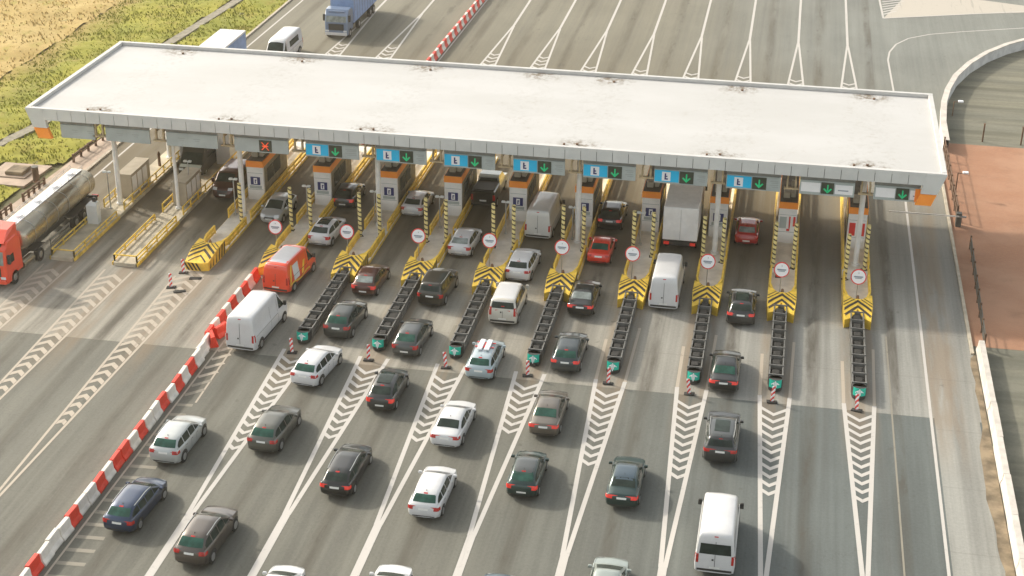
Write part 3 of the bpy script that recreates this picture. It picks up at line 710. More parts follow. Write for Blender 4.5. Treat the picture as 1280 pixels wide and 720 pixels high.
# crash cushions, and the red and white post in front of each
ce = {12: 83.9, 11: 85.2, 10: 84.5, 9: 85.6, 8: 86.3, 7: 85.3, 6: 85.5, 5: 85.3}
for k in range(5, 13):
    x = IX[k]+(-.05 if k > 10 else 0); ye = 83.0 if k >= 10 else 83.3
    nm = 'black crash cushion in steel frame before the %s island from the right' % ordinal(13-k)
    t = empty('crash_cushion', (x, ye, 0), nm, 'crash cushion', 'crash cushions before the islands')
    Lc = 93.6-ye; w = .40; hh = .80
    for s in (-1, 1):
        m = MB(); m.box(s*w-.04, s*w+.04, .9, Lc, .38, .56); m.box(s*w-.04, s*w+.04, .9, Lc, .60, .79); m.box(s*w-.05, s*w+.05, .9, Lc, .14, .30); m.build('side_rail', MT['steel_dull'], t)
    nb = 8; bw = (Lc-.9)/nb
    for i in range(nb+1):
        y = .9+i*bw; m = MB(); m.box(-w-.06, w+.06, y-.04, y+.04, .10, hh+.05); m.build('divider', MT['steel_dull'], t)
    for i in range(nb):
        y = .9+i*bw
        m = MB(); m.box(-w+.06, w-.06, y+.08, y+bw-.08, .08, hh-.16+random.uniform(-.1, .06), bev=.05); m.box(-w+.16, w-.2, y+.3, y+bw-.35, .6, hh-.02+random.uniform(-.08, 0), bev=.03); m.build('cartridge', MT['black'], t)
    m = MB(); m.box(-w+.05, w-.05, .95, Lc-.05, .02, .075); m.build('tray', MT['black'], t)
    m = MB(); m.tube((0, .45, .08), (0, .45, hh-.02), .42, 14); m.box(-.42, .42, .45, .86, .08, hh-.02, bev=.03); m.build('end_buffer', MT['trim'], t)
    m = MB(); vs = []
    for i in range(9):
        a = R(-52+13*i); vs += [(.47*math.sin(a), .45-.47*math.cos(a), .36), (.47*math.sin(a), .45-.47*math.cos(a)+.04, .88)]
    m.add(vs, [(2*i, 2*i+2, 2*i+3, 2*i+1) for i in range(8)], 0, True)
    pl = m.build('reflector', MT['teal'], t)
    m = MB()
    def rp(u, z, r=.485): a = u/.47; return (r*math.sin(a), .45-r*math.cos(a)+.04*(z-.14)/.78, z)
    for s in (-1, 1): m.add([rp(s*.05, .40), rp(s*.05, .78), rp(s*.27, .59)], [(0,1,2) if s < 0 else (2,1,0)])
    m.add([rp(-.03,.30), rp(.03,.30), rp(.03,.84), rp(-.03,.84)], [(0,1,2,3)])
    m.build('arrow', MT['signwhite'], pl)
    t = empty('delineator_post', (x-.12 if k > 7 else x-.28, ye-1.15, 0), 'short red and white post before the %s crash cushion from the right' % ordinal(13-k), 'marker post', 'red and white marker posts before the crash cushions')
    t.rotation_euler = (random.uniform(-.1, .1), random.uniform(-.12, .12), random.uniform(-.3, .3))
    m = MB(); m.box(-.32, .32, -.18, .18, .0, .09, bev=.03); m.build('base', MT['black'], t)
    def board(t):
        m = MB(); nn = 26; Hb = 1.0
        for i in range(nn):
            for q in range(4):
                z0 = .09+Hb*i/nn; z1 = .09+Hb*(i+1)/nn; xa = -.10+.05*q; xb = xa+.05
                c = 1 if ((i-q*1.6) % 9) < 4.5 else 0
                m.box(xa, xb, -.02, .02, z0, z1, c)
        m.build('board', [MT['signwhite'], MT['signred']], t)
    board(t)
for x, y, lb in ((-40.35, 92.0, 'red and white marker post touching the leftmost striped nose'), (-40.3, 89.6, 'red and white marker post standing alone on the beige chevrons')):
    t = empty('delineator_post', (x, y, 0), lb, 'marker post', 'marker posts before the leftmost striped nose', .2)
    m = MB(); m.box(-.32, .32, -.18, .18, .0, .09, bev=.03); m.build('base', MT['black'], t); board(t)
m = MB(); m.box(-.42, .42, -.16, .16, 0, .08, bev=.025); o = m.build('rubber_base', MT['black']); o.location = (-39.5, 89.1, 0); o.rotation_euler = (0,0,.5); prop(o, 'empty black rubber base lying on the beige chevrons, lower of two', 'rubber base', 'rubber bases on the beige chevrons')
o = o.copy(); COL.objects.link(o); o.location = (-39.2, 91.3, 0); o.rotation_euler = (0,0,.2); prop(o, 'empty black rubber base right before the leftmost striped nose', 'rubber base', 'rubber bases on the beige chevrons')

# ---------------------------------------------------------------- red and white barrier
def barrier_block(mat, name):
    m = MB(); L = 1.06
    prof = [(-.30,0),(-.30,.10),(-.17,.30),(-.13,.72),(-.10,.78),(.10,.78),(.13,.72),(.17,.30),(.30,.10),(.30,0)]
    n = len(prof); m.add([(a, -L/2, b) for a, b in prof]+[(a, L/2, b) for a, b in prof], [tuple(range(n)), tuple(range(2*n-1, n-1, -1))]+[(i, n+i, n+(i+1)%n, (i+1)%n) for i in range(n)])
    o = m.build(name, mat); bm = bmesh.new(); bm.from_mesh(o.data); bmesh.ops.recalc_face_normals(bm, faces=bm.faces); bm.to_mesh(o.data); bm.free(); return o
rb = barrier_block(MT['bred'], 'barrier_block'); wb = barrier_block(MT['bwhite'], 'barrier_block'); used = set()
def place_block(red, x, y, rz, near):
    src = rb if red else wb
    o = src if src.name not in used else src.copy()
    if o is src: used.add(src.name)
    else: COL.objects.link(o)
    o.location = (x, y, 0); o.rotation_euler = (0, 0, rz); o.scale = (random.uniform(.95, 1.08), 1, random.uniform(.95, 1.05))
    side = 'before the tolls' if near else 'beyond the canopy roof'
    prop(o, '%s plastic block in the red and white barrier line %s' % ('red' if red else 'white', side), 'barrier block', '%s blocks of the barrier line %s' % ('red' if red else 'white', side))
    return o
y = 48.0
reds = [51.9, 54.1, 56.0-.0, 57.9, 62.4, 64.7, 66.9, 69.1, 71.3, 73.6, 75.9, 78.1, 83.0, 84.9, 87.2, 89.6, 91.8]
reds = [v for v in reds if v != 56.0]
y = 50.8; n_i = 0
while y < 92.4:
    isred = min(abs(y-v) for v in reds) < .56
    xx = -34.62 if y < 79.5 else -34.62-.45*min(1, (y-79.5)/4.5)
    place_block(isred, xx+random.uniform(-.05, .05), y, random.uniform(-.05, .05), True); y += 1.11
o = place_block(True, -34.55, 82.3, .5, True); prop(o, 'red plastic barrier block knocked askew out of the line beside the white box van')
o = place_block(True, -34.45, 83.6, -.35, True); prop(o, 'red plastic barrier block pushed outward, just above the askew one')
y = 120.0; i = 0
while y < 198:
    place_block(i % 2 == 0, -34.45+.012*(y-150), y, random.uniform(-.03, .03), False); y += 1.1; i += 1

# ---------------------------------------------------------------- island equipment
def light_pole(x, y, h, lab):
    t = empty('lane_signal_pole', (x, y, .2), lab, 'signal pole', 'slim signal poles on the islands')
    m = MB(); m.tube((0,0,0), (0,0,h), .045, 8); m.box(-.1,.1,-.1,.1,0,.12); m.build('pole', MT['steel'], t)
    m = MB(); m.box(-.32, -.06, -.10, .08, h-.02, h+.14, bev=.03); m.box(.06, .32, -.10, .08, h-.02, h+.14, bev=.03); m.box(-.08,.08,-.04,.04,h,h+.08); m.build('head', MT['cabinetwhite'], t)
for k in range(4, 10): light_pole(IX[k]-.45, 102.9, 2.5, 'slim grey pole with twin white heads, %s island from the right' % ordinal(13-k))
light_pole(IX[1]-.3, 99.8+1.6, 3.0, 'slim grey pole beside the white cabinet on the leftmost island')
light_pole(IX[2]+.2, 104.5, 3.1, 'slim grey pole behind the beige cabinet on the second island from the left')
light_pole(IX[3]-.55, 102.2, 2.9, 'slim grey pole left of the leftmost booth')
t = empty('control_cabinet', (IX[1]-.35, 98.6, .26), 'white control cabinet with a black camera on top, beside the tanker', 'cabinet')
m = MB(); m.prism([(-.42,-.3),(.42,-.3),(.42,.3),(-.42,.3)], 0, 1.45); m.build('case', MT['cabinetwhite'], t)
m = MB(); m.add([(-.42,-.3,1.452),(.42,-.3,1.452),(.42,.3,1.452),(-.42,.3,1.452),(-.2,-.2,1.7),(.42,-.2,1.7),(.42,.2,1.7),(-.2,.2,1.7)], [(4,5,6,7),(0,1,5,4),(1,2,6,5),(2,3,7,6),(3,0,4,7)]); m.build('hood', MT['cabinetwhite'], t)
m = MB(); m.box(.05,.3,-.12,.12,1.71,2.05,bev=.03); m.build('camera', MT['trim'], t)
for k, (ya, yb), lb in ((1, (103.6, 107.2), 'beige equipment cabinet behind the leftmost canopy column'), (2, (102.9, 106.0), 'beige equipment cabinet on the second island from the left')):
    t = empty('equipment_cabinet', (IX[k]-.0, ya, .26), lb, 'cabinet', 'beige cabinets on the left islands')
    m = MB(); m.box(-.55, .55, 0, yb-ya, 0, 1.9, bev=.03); m.build('case', MT['cabinet'], t)
    m = MB(); m.box(-.6, .6, -.05, yb-ya+.05, 1.903, 1.98); m.build('lid', MT['cabinet'], t)
    for j in range(3):
        m = MB(); m.box(.555, .575, .2+j*1.0, 1.0+j*1.0 if j < 2 or k == 1 else 2.8, .2, 1.7); m.build('door', MT['boothwall'], t)
for k, dx, y, lb in ((1, .35, 113.2, 'tall grey cabinet with orange top on the leftmost island'), (2, .2, 112.5, 'tall grey cabinet on the second island from the left, far end')):
    t = empty('tall_cabinet', (IX[k]+dx, y, .26), lb, 'cabinet', 'tall grey cabinets at the far end of the left islands')
    m = MB(); m.box(-.6, .6, -.6, .9, 0, 2.7, bev=.03); m.build('case', MT['boothwall'], t)
    m = MB(); m.box(-.62, .62, -.62, .92, 2.703, 2.95); m.build('top_band', MT['orange'] if k == 1 else MT['cabinet'], t)
o = MB(); o.tube((0,0,0), (0,0,1.0), .12, 10); o.tube((0,0,1.0),(0,0,1.25),.16,10,r2=.05); o = o.build('bollard', MT['brownwood']); o.location = (IX[1]-.1, 110.6, .26); prop(o, 'dark bollard standing on the leftmost island behind its cabinets', 'bollard')
def cone(x, y, lb):
    t = empty('traffic_cone', (x, y, .2), lb, 'traffic cone', 'orange traffic cones on the islands')
    m = MB(); m.tube((0,0,.04), (0,0,.75), .17, 12, r2=.03); m.build('body', MT['bred'], t)
    m = MB(); m.box(-.2,.2,-.2,.2,0,.04); m.build('base', MT['black'], t)
    m = MB(); m.tube((0,0,.35),(0,0,.5),.115,12,r2=.085,cap=False); m.build('band', MT['signwhite'], t)
cone(IX[11]-.35, 99.4, 'orange traffic cone on the second island from the right, left of its sign')
cone(IX[12]+.35, 100.1, 'orange traffic cone at the foot of the rightmost column')

# ---------------------------------------------------------------- right side: wall, fence, barrier beam
t = empty('curved_wall', (14, 128, 0), 'curved pale concrete wall edging the exit road at upper right', 'wall')
m = MB(); prev = None
for i, (x, y) in enumerate(WALL):
    a = Vector(WALL[max(0, i-1)]); b = Vector(WALL[min(len(WALL)-1, i+1)]); d = (b-a).normalized(); n = Vector((-d.y, d.x))*.22; c = Vector((x-14, y-128))
    cur = [(c.x-n.x, c.y-n.y, -.5), (c.x-n.x, c.y-n.y, .96), (c.x+n.x, c.y+n.y, .96), (c.x+n.x, c.y+n.y, -.1)]
    if prev: m.add(prev+cur, [(0,4,5,1),(3,2,6,7)], 0, False); 
    prev = cur
m.build('wall_body', MT['conc_g'], t)
m = MB(); prev = None
for i, (x, y) in enumerate(WALL):
    a = Vector(WALL[max(0, i-1)]); b = Vector(WALL[min(len(WALL)-1, i+1)]); d = (b-a).normalized(); n = Vector((-d.y, d.x))*.26; c = Vector((x-14, y-128))
    cur = [(c.x-n.x, c.y-n.y, .95), (c.x-n.x, c.y-n.y, 1.04), (c.x+n.x, c.y+n.y, 1.04), (c.x+n.x, c.y+n.y, .95)]
    if prev: m.add(prev+cur, [(0,4,5,1),(1,5,6,2),(2,6,7,3),(3,7,4,0)])
    prev = cur
m.build('coping', MT['conc_w'], t)
def fence(name, pts, h, lab, mat, pmat, step=2.0):
    t = empty(name, (pts[0][0], pts[0][1], 0), lab, 'fence'); ox, oy = pts[0]
    m = MB()
    for a, b in zip(pts, pts[1:]):
        for z in (.25, h*.55, h-.08): m.tube((a[0]-ox, a[1]-oy, z), (b[0]-ox, b[1]-oy, z), .035, 6)
        L = math.dist(a, b); nn = int(L/.22)
        for i in range(nn): q = i/nn; m.tube((a[0]-ox+(b[0]-a[0])*q, a[1]-oy+(b[1]-a[1])*q, .1), (a[0]-ox+(b[0]-a[0])*q, a[1]-oy+(b[1]-a[1])*q, h-.05), .012, 4)
    m.build('rails', mat, t)
    for a, b in zip(pts, pts[1:]):
        L = math.dist(a, b); nn = max(1, int(L/step))
        for i in range(nn+1): q = i/nn; m = MB(); x = a[0]-ox+(b[0]-a[0])*q; y = a[1]-oy+(b[1]-a[1])*q; m.box(x-.06, x+.06, y-.06, y+.06, -.1, h+.06); m.build('post', pmat, t)
fence('metal_fence', [(13.9, 112.6), (13.9, 128)], 1.25, 'dark metal fence along the brick paving beside the canopy end', MT['brownwood'], MT['brownwood'])
fence('metal_fence', [(14.15, 91.6), (14.5, 107.5)], 1.0, 'dark low metal fence between the kerb and the brick paving, nearer the camera', MT['darksteel'], MT['brownwood'])
t = empty('concrete_barrier', (13.9, 91.2, 0), 'long white concrete barrier along the right road edge at the bottom', 'barrier')
prof = [(-.28,0),(-.28,.12),(-.20,.35),(-.17,.75),(.17,.75),(.20,.35),(.28,.12),(.28,0)]
for i in range(11):
    m = MB(); ya = -i*4.0; yb = ya-3.97; n = len(prof); j_ = random.uniform(-.02,.02)
    m.add([(a+j_, ya, b) for a, b in prof]+[(a+j_, yb, b) for a, b in prof], [tuple(range(n)), tuple(range(2*n-1, n-1, -1))]+[(k_, (k_+1)%n, n+(k_+1)%n, n+k_) for k_ in range(n)])
    m.build('segment', MT['conc_w'], t)
t = empty('boom_barrier', (13.95, 111.8, 0), 'boom barrier with a pale arm lowered across the right shoulder', 'boom barrier')
m = MB(); m.box(-.2,.2,-.25,.25,-.1,1.05,bev=.03); m.build('housing', MT['darksteel'], t)
m = MB(); m.box(-5.2,-.0,-.33,-.26,.80,.90); m.build('arm', MT['bwhite'], t)
m = MB(); m.box(.02,.5,-.34,-.26,.78,.92); m.build('counterweight', MT['steel'], t)
def lamp(x, y, h, lb):
    t = empty('floodlight', (x, y, -.05), lb, 'floodlight', 'small floodlights by the yard')
    m = MB(); m.tube((0,0,0),(0,0,h),.05,8); m.box(-.03,.5,-.03,.03,h-.05,h); m.build('pole', MT['brownwood'], t)
    m = MB(); m.box(.35,.8,-.16,.16,h-.03,h+.12,bev=.03); m.build('lamp_head', MT['signwhite'], t)
lamp(14.2, 118.2, 1.9, 'small white floodlight on a dark pole by the brick paving')
lamp(15.3, 137.6, 1.4, 'small white floodlight beside the curved wall')
for x, y, lb in ((17.4, 131.2, 'left one of two thin rusty posts in the upper right yard'), (20.6, 131.0, 'right one of two thin rusty posts in the upper right yard')):
    m = MB(); m.box(-.06,.06,-.06,.06,-.1,1.6); m.box(-.1,.1,-.1,.1,1.6,1.64); o = m.build('metal_post', MT['brownwood']); o.location = (x, y, 0); prop(o, lb, 'post', 'thin posts in the upper yard')

# ---------------------------------------------------------------- left verge: low barriers, chamber, bollard
for (xa, ya), (xb, yb), lb in (((-57.1, 110.3), (-56.9, 115.6), 'low brown guard fence on the sidewalk, farthest of three'), ((-57.2, 101.6), (-57.1, 105.0), 'low brown guard fence on the sidewalk, middle of three'), ((-57.3, 96.5), (-57.2, 99.6), 'low brown guard fence on the sidewalk, nearest of three')):
    t = empty('guard_fence', (xa, ya, .1), lb, 'guard fence', 'low brown fences on the sidewalk')
    m = MB(); m.tube((0,0,.62), (xb-xa, yb-ya, .62), .07, 8); m.tube((0,0,.35), (xb-xa, yb-ya, .35), .05, 8); m.build('bar', MT['brownwood'], t)
    n_ = 5
    for i in range(n_): m = MB(); q = i/(n_-1); m.box((xb-xa)*q-.08, (xb-xa)*q+.08, (yb-ya)*q-.08, (yb-ya)*q+.08, 0, .72); m.build('post', MT['brownwood'], t)
t = empty('manhole_chamber', (-60.4, 107.1, .09), 'raised square concrete chamber with a lid on the left verge', 'manhole')
m = MB(); m.box(-1.1, 1.1, -1.1, 1.1, 0, .12, bev=.03); m.build('plinth', MT['sidewalk'], t)
m = MB(); m.box(-.75, .75, -.8, .8, .122, .42, bev=.05); m.build('lid', MT['dirt'], t)
t = empty('verge_bollard', (-58.1, 105.6, .1), 'stout dark bollard on the sidewalk behind the tanker', 'bollard')
m = MB(); m.tube((0,0,0), (0,0,1.25), .26, 12); m.build('body', MT['brownwood'], t)
m = MB(); m.tube((0,0,1.252), (0,0,1.34), .29, 12); m.build('cap', MT['darksteel'], t)

# ================================================================ vehicles
def lerp(a, b, t): return a+(b-a)*t
def interp(P, x):
    if x <= P[0][0]: return P[0][1]
    for (a, b), (c, d) in zip(P, P[1:]):
        if x <= c: return b+(d-b)*(x-a)/max(1e-6, c-a)
    return P[-1][1]
SHAPES = {
 # L, W, profile of the top line from the rear bumper forward, belt line, window span, tumblehome, wheel radius
 'hatch': dict(L=4.2, W=1.77, top=[(0,.62),(.05,.84),(.10,.97),(.24,1.07),(.78,1.385),(1.08,1.445),(1.9,1.48),(2.30,1.42),(3.20,.99),(3.36,.94),(3.9,.82),(4.1,.72),(4.2,.5)], belt=[(0,.96),(4.2,.90)], win=(.42,3.02), pil=(1.45,2.35), rg=(.24,.76), wg=(2.38,3.17), tum=.36, wr=.315, ax=(.72,3.35), tail=(0.7, 0.92, 0.27), rails=0),
 'wagon': dict(L=4.7, W=1.80, top=[(0,.60),(.05,.84),(.10,.98),(.22,1.07),(.70,1.38),(1.02,1.445),(2.2,1.48),(2.75,1.42),(3.65,.97),(3.82,.93),(4.35,.82),(4.58,.72),(4.7,.5)], belt=[(0,.97),(4.7,.90)], win=(.40,3.45), pil=(1.15,1.9,2.75), rg=(.21,.68), wg=(2.82,3.60), tum=.36, wr=.32, ax=(.85,3.75), tail=(0.72, 0.92, 0.28), rails=1),
 'suv': dict(L=4.55, W=1.86, top=[(0,.66),(.05,.92),(.10,1.06),(.22,1.16),(.68,1.53),(1.0,1.61),(2.0,1.66),(2.45,1.60),(3.36,1.09),(3.52,1.05),(4.1,.96),(4.4,.84),(4.55,.55)], belt=[(0,1.07),(4.55,1.02)], win=(.42,3.10), pil=(1.1,1.85,2.55), rg=(.22,.66), wg=(2.53,3.32), tum=.33, wr=.36, ax=(.82,3.62), tail=(0.86, 1.05, 0.34), rails=1),
 'bigsuv': dict(L=4.8, W=1.93, top=[(0,.72),(.05,1.0),(.10,1.14),(.18,1.24),(.42,1.66),(.70,1.73),(2.2,1.77),(2.75,1.70),(3.6,1.19),(3.76,1.15),(4.4,1.10),(4.65,.95),(4.8,.6)], belt=[(0,1.15),(4.8,1.10)], win=(.36,3.30), pil=(1.15,1.95,2.75), rg=(.17,.40), wg=(2.83,3.56), tum=.28, wr=.38, ax=(.9,3.8), tail=(0.92, 1.1, 0.32), rails=1),
 'jeep': dict(L=4.6, W=1.86, top=[(0,.72),(.05,1.02),(.09,1.14),(.14,1.24),(.30,1.68),(.50,1.73),(2.3,1.75),(2.75,1.70),(3.25,1.20),(3.45,1.15),(4.3,1.08),(4.5,.95),(4.6,.6)], belt=[(0,1.14),(4.6,1.10)], win=(.32,3.05), pil=(1.1,1.9,2.65), rg=(.13,.28), wg=(2.80,3.20), tum=.20, wr=.38, ax=(.85,3.65), tail=(0.82, 1.06, 0.2), rails=1),
 'sedan': dict(L=4.7, W=1.80, top=[(0,.64),(.05,.88),(.12,1.00),(.55,1.06),(.75,1.08),(1.35,1.38),(1.7,1.43),(2.35,1.45),(2.65,1.39),(3.58,.96),(3.74,.92),(4.35,.82),(4.58,.72),(4.7,.5)], belt=[(0,.96),(4.7,.90)], win=(.95,3.40), pil=(1.95,2.7), rg=(.80,1.32), wg=(2.72,3.53), tum=.40, wr=.32, ax=(.95,3.75), tail=(0.76, 0.94, 0.34), rails=0),
 'coupe': dict(L=4.1, W=1.72, top=[(0,.60),(.05,.82),(.12,.94),(.45,.99),(.60,1.00),(1.35,1.26),(1.7,1.30),(2.1,1.30),(2.5,1.24),(3.1,.92),(3.3,.88),(3.8,.76),(4.0,.62),(4.1,.45)], belt=[(0,.90),(4.1,.84)], win=(1.0,3.0), pil=(1.6,), rg=(.68,1.30), wg=(2.56,3.05), tum=.42, wr=.31, ax=(.8,3.3), tail=(0.72, 0.86, 0.3), rails=0),
 'mpv': dict(L=4.8, W=1.92, top=[(0,.66),(.04,1.0),(.08,1.2),(.14,1.32),(.28,1.82),(.48,1.90),(2.6,1.94),(3.3,1.86),(4.05,1.25),(4.2,1.18),(4.6,.98),(4.75,.75),(4.8,.6)], belt=[(0,1.20),(4.8,1.08)], win=(.32,3.75), pil=(1.4,2.6), rg=(.125,.265), wg=(3.38,3.98), tum=.15, wr=.34, ax=(.85,3.9), tail=(.85,1.38,.17), rails=0),
 'van': dict(L=5.9, W=2.02, top=[(0,.62),(.03,1.1),(.06,1.8),(.12,2.35),(.25,2.50),(.6,2.56),(3.9,2.58),(4.35,2.45),(5.05,1.45),(5.2,1.35),(5.65,1.12),(5.84,.85),(5.9,.6)], belt=[(0,1.30),(4,1.30),(5.9,1.15)], win=(4.1,4.95), pil=(), rg=None, wg=(4.42,5.02), tum=.10, wr=.36, ax=(1.05,4.85), tail=(.85,1.35,.14), rails=0),
 'vanlow': dict(L=5.1, W=1.98, top=[(0,.62),(.04,1.1),(.08,1.5),(.20,2.15),(.35,2.24),(.8,2.30),(3.3,2.30),(3.75,2.18),(4.35,1.35),(4.5,1.25),(4.9,1.05),(5.05,.8),(5.1,.6)], belt=[(0,1.25),(5.1,1.12)], win=(3.45,4.25), pil=(), rg=None, wg=(3.80,4.32), tum=.13, wr=.34, ax=(.95,4.2), tail=(.85,1.35,.15), rails=0),
}
def make_body(S, wscale=1.0):
    L, Wd = S['L'], S['W']*wscale
    raw = [i*.02 for i in range(int(L/.02)+1)]+[L]
    tv = [interp(S['top'], y) for y in raw]
    for _ in range(5):
        tv = [tv[0]]+[(tv[i-1]+2*tv[i]+tv[i+1])/4 for i in range(1, len(tv)-1)]+[tv[-1]]
    P = list(zip(raw, tv)); ztop = lambda y: interp(P, y)
    ys = [0, .02, .05, .09, .14, .2, .28, .36]+[.36+(L-.36-.42)*i/36 for i in range(1, 36)]+[L-.42, L-.34, L-.26, L-.18, L-.12, L-.07, L-.03, L]
    van = L > 5.0 or S['tum'] < .2
    def hw(y):
        rr = .14 if van else .26; rf = .55
        w = Wd/2
        if y < rr: w -= (.10 if van else .17)*(1-math.sqrt(max(0, 1-(1-y/rr)**2)))
        if y > L-rf: w -= .34*(1-math.sqrt(max(0, 1-((y-(L-rf))/rf)**2)))
        if not van: w -= .035*max(0, 1-y/1.2)+.03*max(0, (y-L+1.3)/1.3)
        return w
    belt = lambda y: interp(S['belt'], y)
    def ring(y):
        zt = ztop(y); bl = min(belt(y), zt-.012); h_ = hw(y)
        zb = .22+.10*max(0, 1-y/.25)+.05*max(0, (y-L+.3)/.3)
        zb = min(zb, bl-.1)
        g = max(0.0, zt-bl); gb = h_-.03-min(.03, g*.3)-(0 if van else .075*max(0, 1-y/1.5)+.06*min(1, max(0, (y-L*.55)/(L*.25)))); tum = S['tum']
        wr = gb-tum*g; c = min(.11, g*.45)
        crown = .035 if not van else .045
        pts = [(0, zb), (h_-.16, zb), (h_-.03, zb+.07), (h_, lerp(zb, bl, .45)), (h_-.004, lerp(zb, bl, .72)), (h_-.022, bl-.05), (h_-.045, bl),
               (gb, bl+.006+g*.02), (gb-tum*g*.5, bl+g*.5), (wr+tum*c, zt-c-crown*.7), (wr-c*.25, zt-c*.35-crown*.75), (wr-c, zt-crown*.62), ((wr-c)*.5, zt-crown*.2), (0, zt)]
        return pts
    rings = [ring(y) for y in ys]
    n = len(rings[0]); full = 2*n-2
    def warp(x, y):
        q = (x/(Wd/2))**2
        if y > L*.55: return y-.16*q*min(1, (y-L*.55)/(L*.25))*(1 if not van else .6)
        if y < .9: return y+(.07 if not van else .02)*q*(1-y/.9)
        return y
    vs = []
    for y, rg in zip(ys, rings):
        loop = [(x, z) for x, z in rg]+[(-x, z) for x, z in reversed(rg[1:-1])]
        vs += [(x, warp(x, y), z) for x, z in loop]
    fs = []
    for i in range(len(ys)-1):
        for j in range(full):
            a = i*full+j; b = i*full+(j+1) % full; fs.append((a, b, b+full, a+full))
    fs.append(tuple(range(full-1, -1, -1))); k = (len(ys)-1)*full; fs.append(tuple(range(k, k+full)))
    return vs, fs, dict(ztop=ztop, belt=belt, hw=hw, W=Wd, L=L, van=van)
BODY = {}
def vehicle(kind, name, label, cat, x, yrear, col, rz=0.0, roofcol=None, ws=1.0, hs=1.0, ls=1.0, facing=1, lit=False, gl='glass', decals=None, rear='std', sunroof=False, trimlow=True, group='vehicles queuing at the tolls', rails=None):
    S = SHAPES[kind]; vs, fs, F = make_body(S, ws); L = F['L']; van = F['van']; Wd = F['W']
    # local frame: origin under the vehicle's centre
    t = empty(name, (x, yrear+L*ls/2, 0), label, cat, group, rz+(0 if facing > 0 else math.pi))
    t.scale = (1, ls, hs)
    def loc(v): return (v[0], v[1]-L/2, v[2])
    bv = BVHTree.FromPolygons([Vector(v) for v in vs], fs)
    m = MB(); m.add([loc(v) for v in vs], fs, 0, True); body = m.build('body', PAINT[col], t, sharp=False); body.data.set_sharp_from_angle(angle=R(48))
    def cast(o, d, off=.010):
        h = bv.ray_cast(Vector(o), Vector(d).normalized())
        if h[0] is None: return None
        nn = h[1] if h[1].dot(Vector(d)) < 0 else -h[1]
        return h[0]+nn*off
    def patch(name_, fn, d, nu, nv, mat, off=.010, parent=None, m=None):
        own = m is None; m = m or MB(); g = [[cast(fn(i/nu, j/nv), d, off) for i in range(nu+1)] for j in range(nv+1)]
        vv = []; ix = {}
        for j in range(nv+1):
            for i in range(nu+1):
                if g[j][i] is not None: ix[i, j] = len(vv); vv.append(loc(g[j][i]))
        ff = []
        for j in range(nv):
            for i in range(nu):
                q = [(i,j),(i+1,j),(i+1,j+1),(i,j+1)]
                if all(k in ix for k in q):
                    p_ = [Vector(vv[ix[k]]) for k in q]
                    if max((p_[0]-p_[2]).length, (p_[1]-p_[3]).length) < .9: ff.append(tuple(ix[k] for k in q))
        if not ff: return None
        m.add(vv, ff, 0, True)
        return m.build(name_, mat, parent or t, sharp=False) if own else None
    zt, bt, hw = F['ztop'], F['belt'], F['hw']; tum = S['tum']
    G = MT[gl]; Gs = MT['glass']
    def topw(y): g = zt(y)-min(bt(y), zt(y)); return hw(y)-.06-tum*g-(0 if van else .075*max(0, 1-y/1.5)+.06*min(1, max(0, (y-L*.55)/(L*.25))))
    # windshield
    a, b = S['wg']
    patch('windshield', lambda u, v: (lerp(-1, 1, u)*(topw(lerp(a, b, v))-.10-.0*v), lerp(a, b, v), zt(lerp(a, b, v))+.5), (0, 0, -1), 10, 6, Gs)
    # rear window
    if S['rg']:
        a2, b2 = S['rg']
        za, zb_ = zt(a2), zt(b2)
        if kind in ('sedan', 'coupe'):
            patch('rear_window', lambda u, v: (lerp(-1, 1, u)*(topw(lerp(a2, b2, v))-.09), lerp(a2, b2, v), zt(lerp(a2, b2, v))+.5), (0, 0, -1), 10, 6, G)
        else:
            patch('rear_window', lambda u, v: (lerp(-1, 1, u)*(topw(lerp(a2, b2, v))-(.09 if not van else .12)), -1, lerp(za+.02, zb_-.02, v)), (0, 1, 0), 10, 6, G)
    elif rear == 'window':
        patch('rear_window', lambda u, v: (lerp(-1, 1, u)*(Wd/2-.22-.05*v), -1, lerp(1.38, 1.98, v)), (0, 1, 0), 10, 5, G)
    # side windows
    w0, w1 = S['win']; cuts = [w0]+list(S['pil'])+[w1]
    for s in (-1, 1):
        for c0, c1 in zip(cuts, cuts[1:]):
            c0 += .035; c1 -= .035
            def fn(u, v):
                y = lerp(c0, c1, u); zl = bt(y)+.035; zh = max(zl+.02, min(zt(y)-.13, max(z for _, z in S['top'])-.15)); return (s*3, y, lerp(zl, zh, v))
            patch('side_window', fn, (-s, 0, 0), 8, 3, Gs)
    # lamps
    z0, z1, wl = S['tail']; TL = MT['tail_lit'] if lit else MT['tail']
    for s in (-1, 1):
        m = MB()
        patch('', lambda u, v: (s*lerp(Wd/2-wl-.06, Wd/2-.075, u), -1, lerp(z0, z1, v)), (0, 1, 0), 4, 3, None, .014, m=m)
        patch('', lambda u, v: (s*3, lerp(.10, .10+wl*.8, u), lerp(z0+.02, z1, v)), (-s, 0, 0), 4, 3, None, .014, m=m)
        if m.f: m.build('tail_light', TL, t, sharp=False)
        patch('headlight', lambda u, v: (s*lerp(Wd/2-.52, Wd/2-.16, u), L+1, lerp(zt(L-.3)-.20, zt(L-.3)-.03, v)), (0, -1, 0), 4, 2, MT['head'], .012)
    patch('grille', lambda u, v: (lerp(-.42, .42, u), L+1, lerp(.50, zt(L-.15)-.08, v)), (0, -1, 0), 4, 2, MT['grille'], .012)
    pz = (z0+z1)/2-.04 if not van and kind != 'hatch' else .62
    if kind in ('hatch',): pz = .52
    patch('number_plate', lambda u, v: (lerp(-.26, .26, u), -1, lerp(pz-.055, pz+.055, v)), (0, 1, 0), 2, 1, MT['plate'], .016)
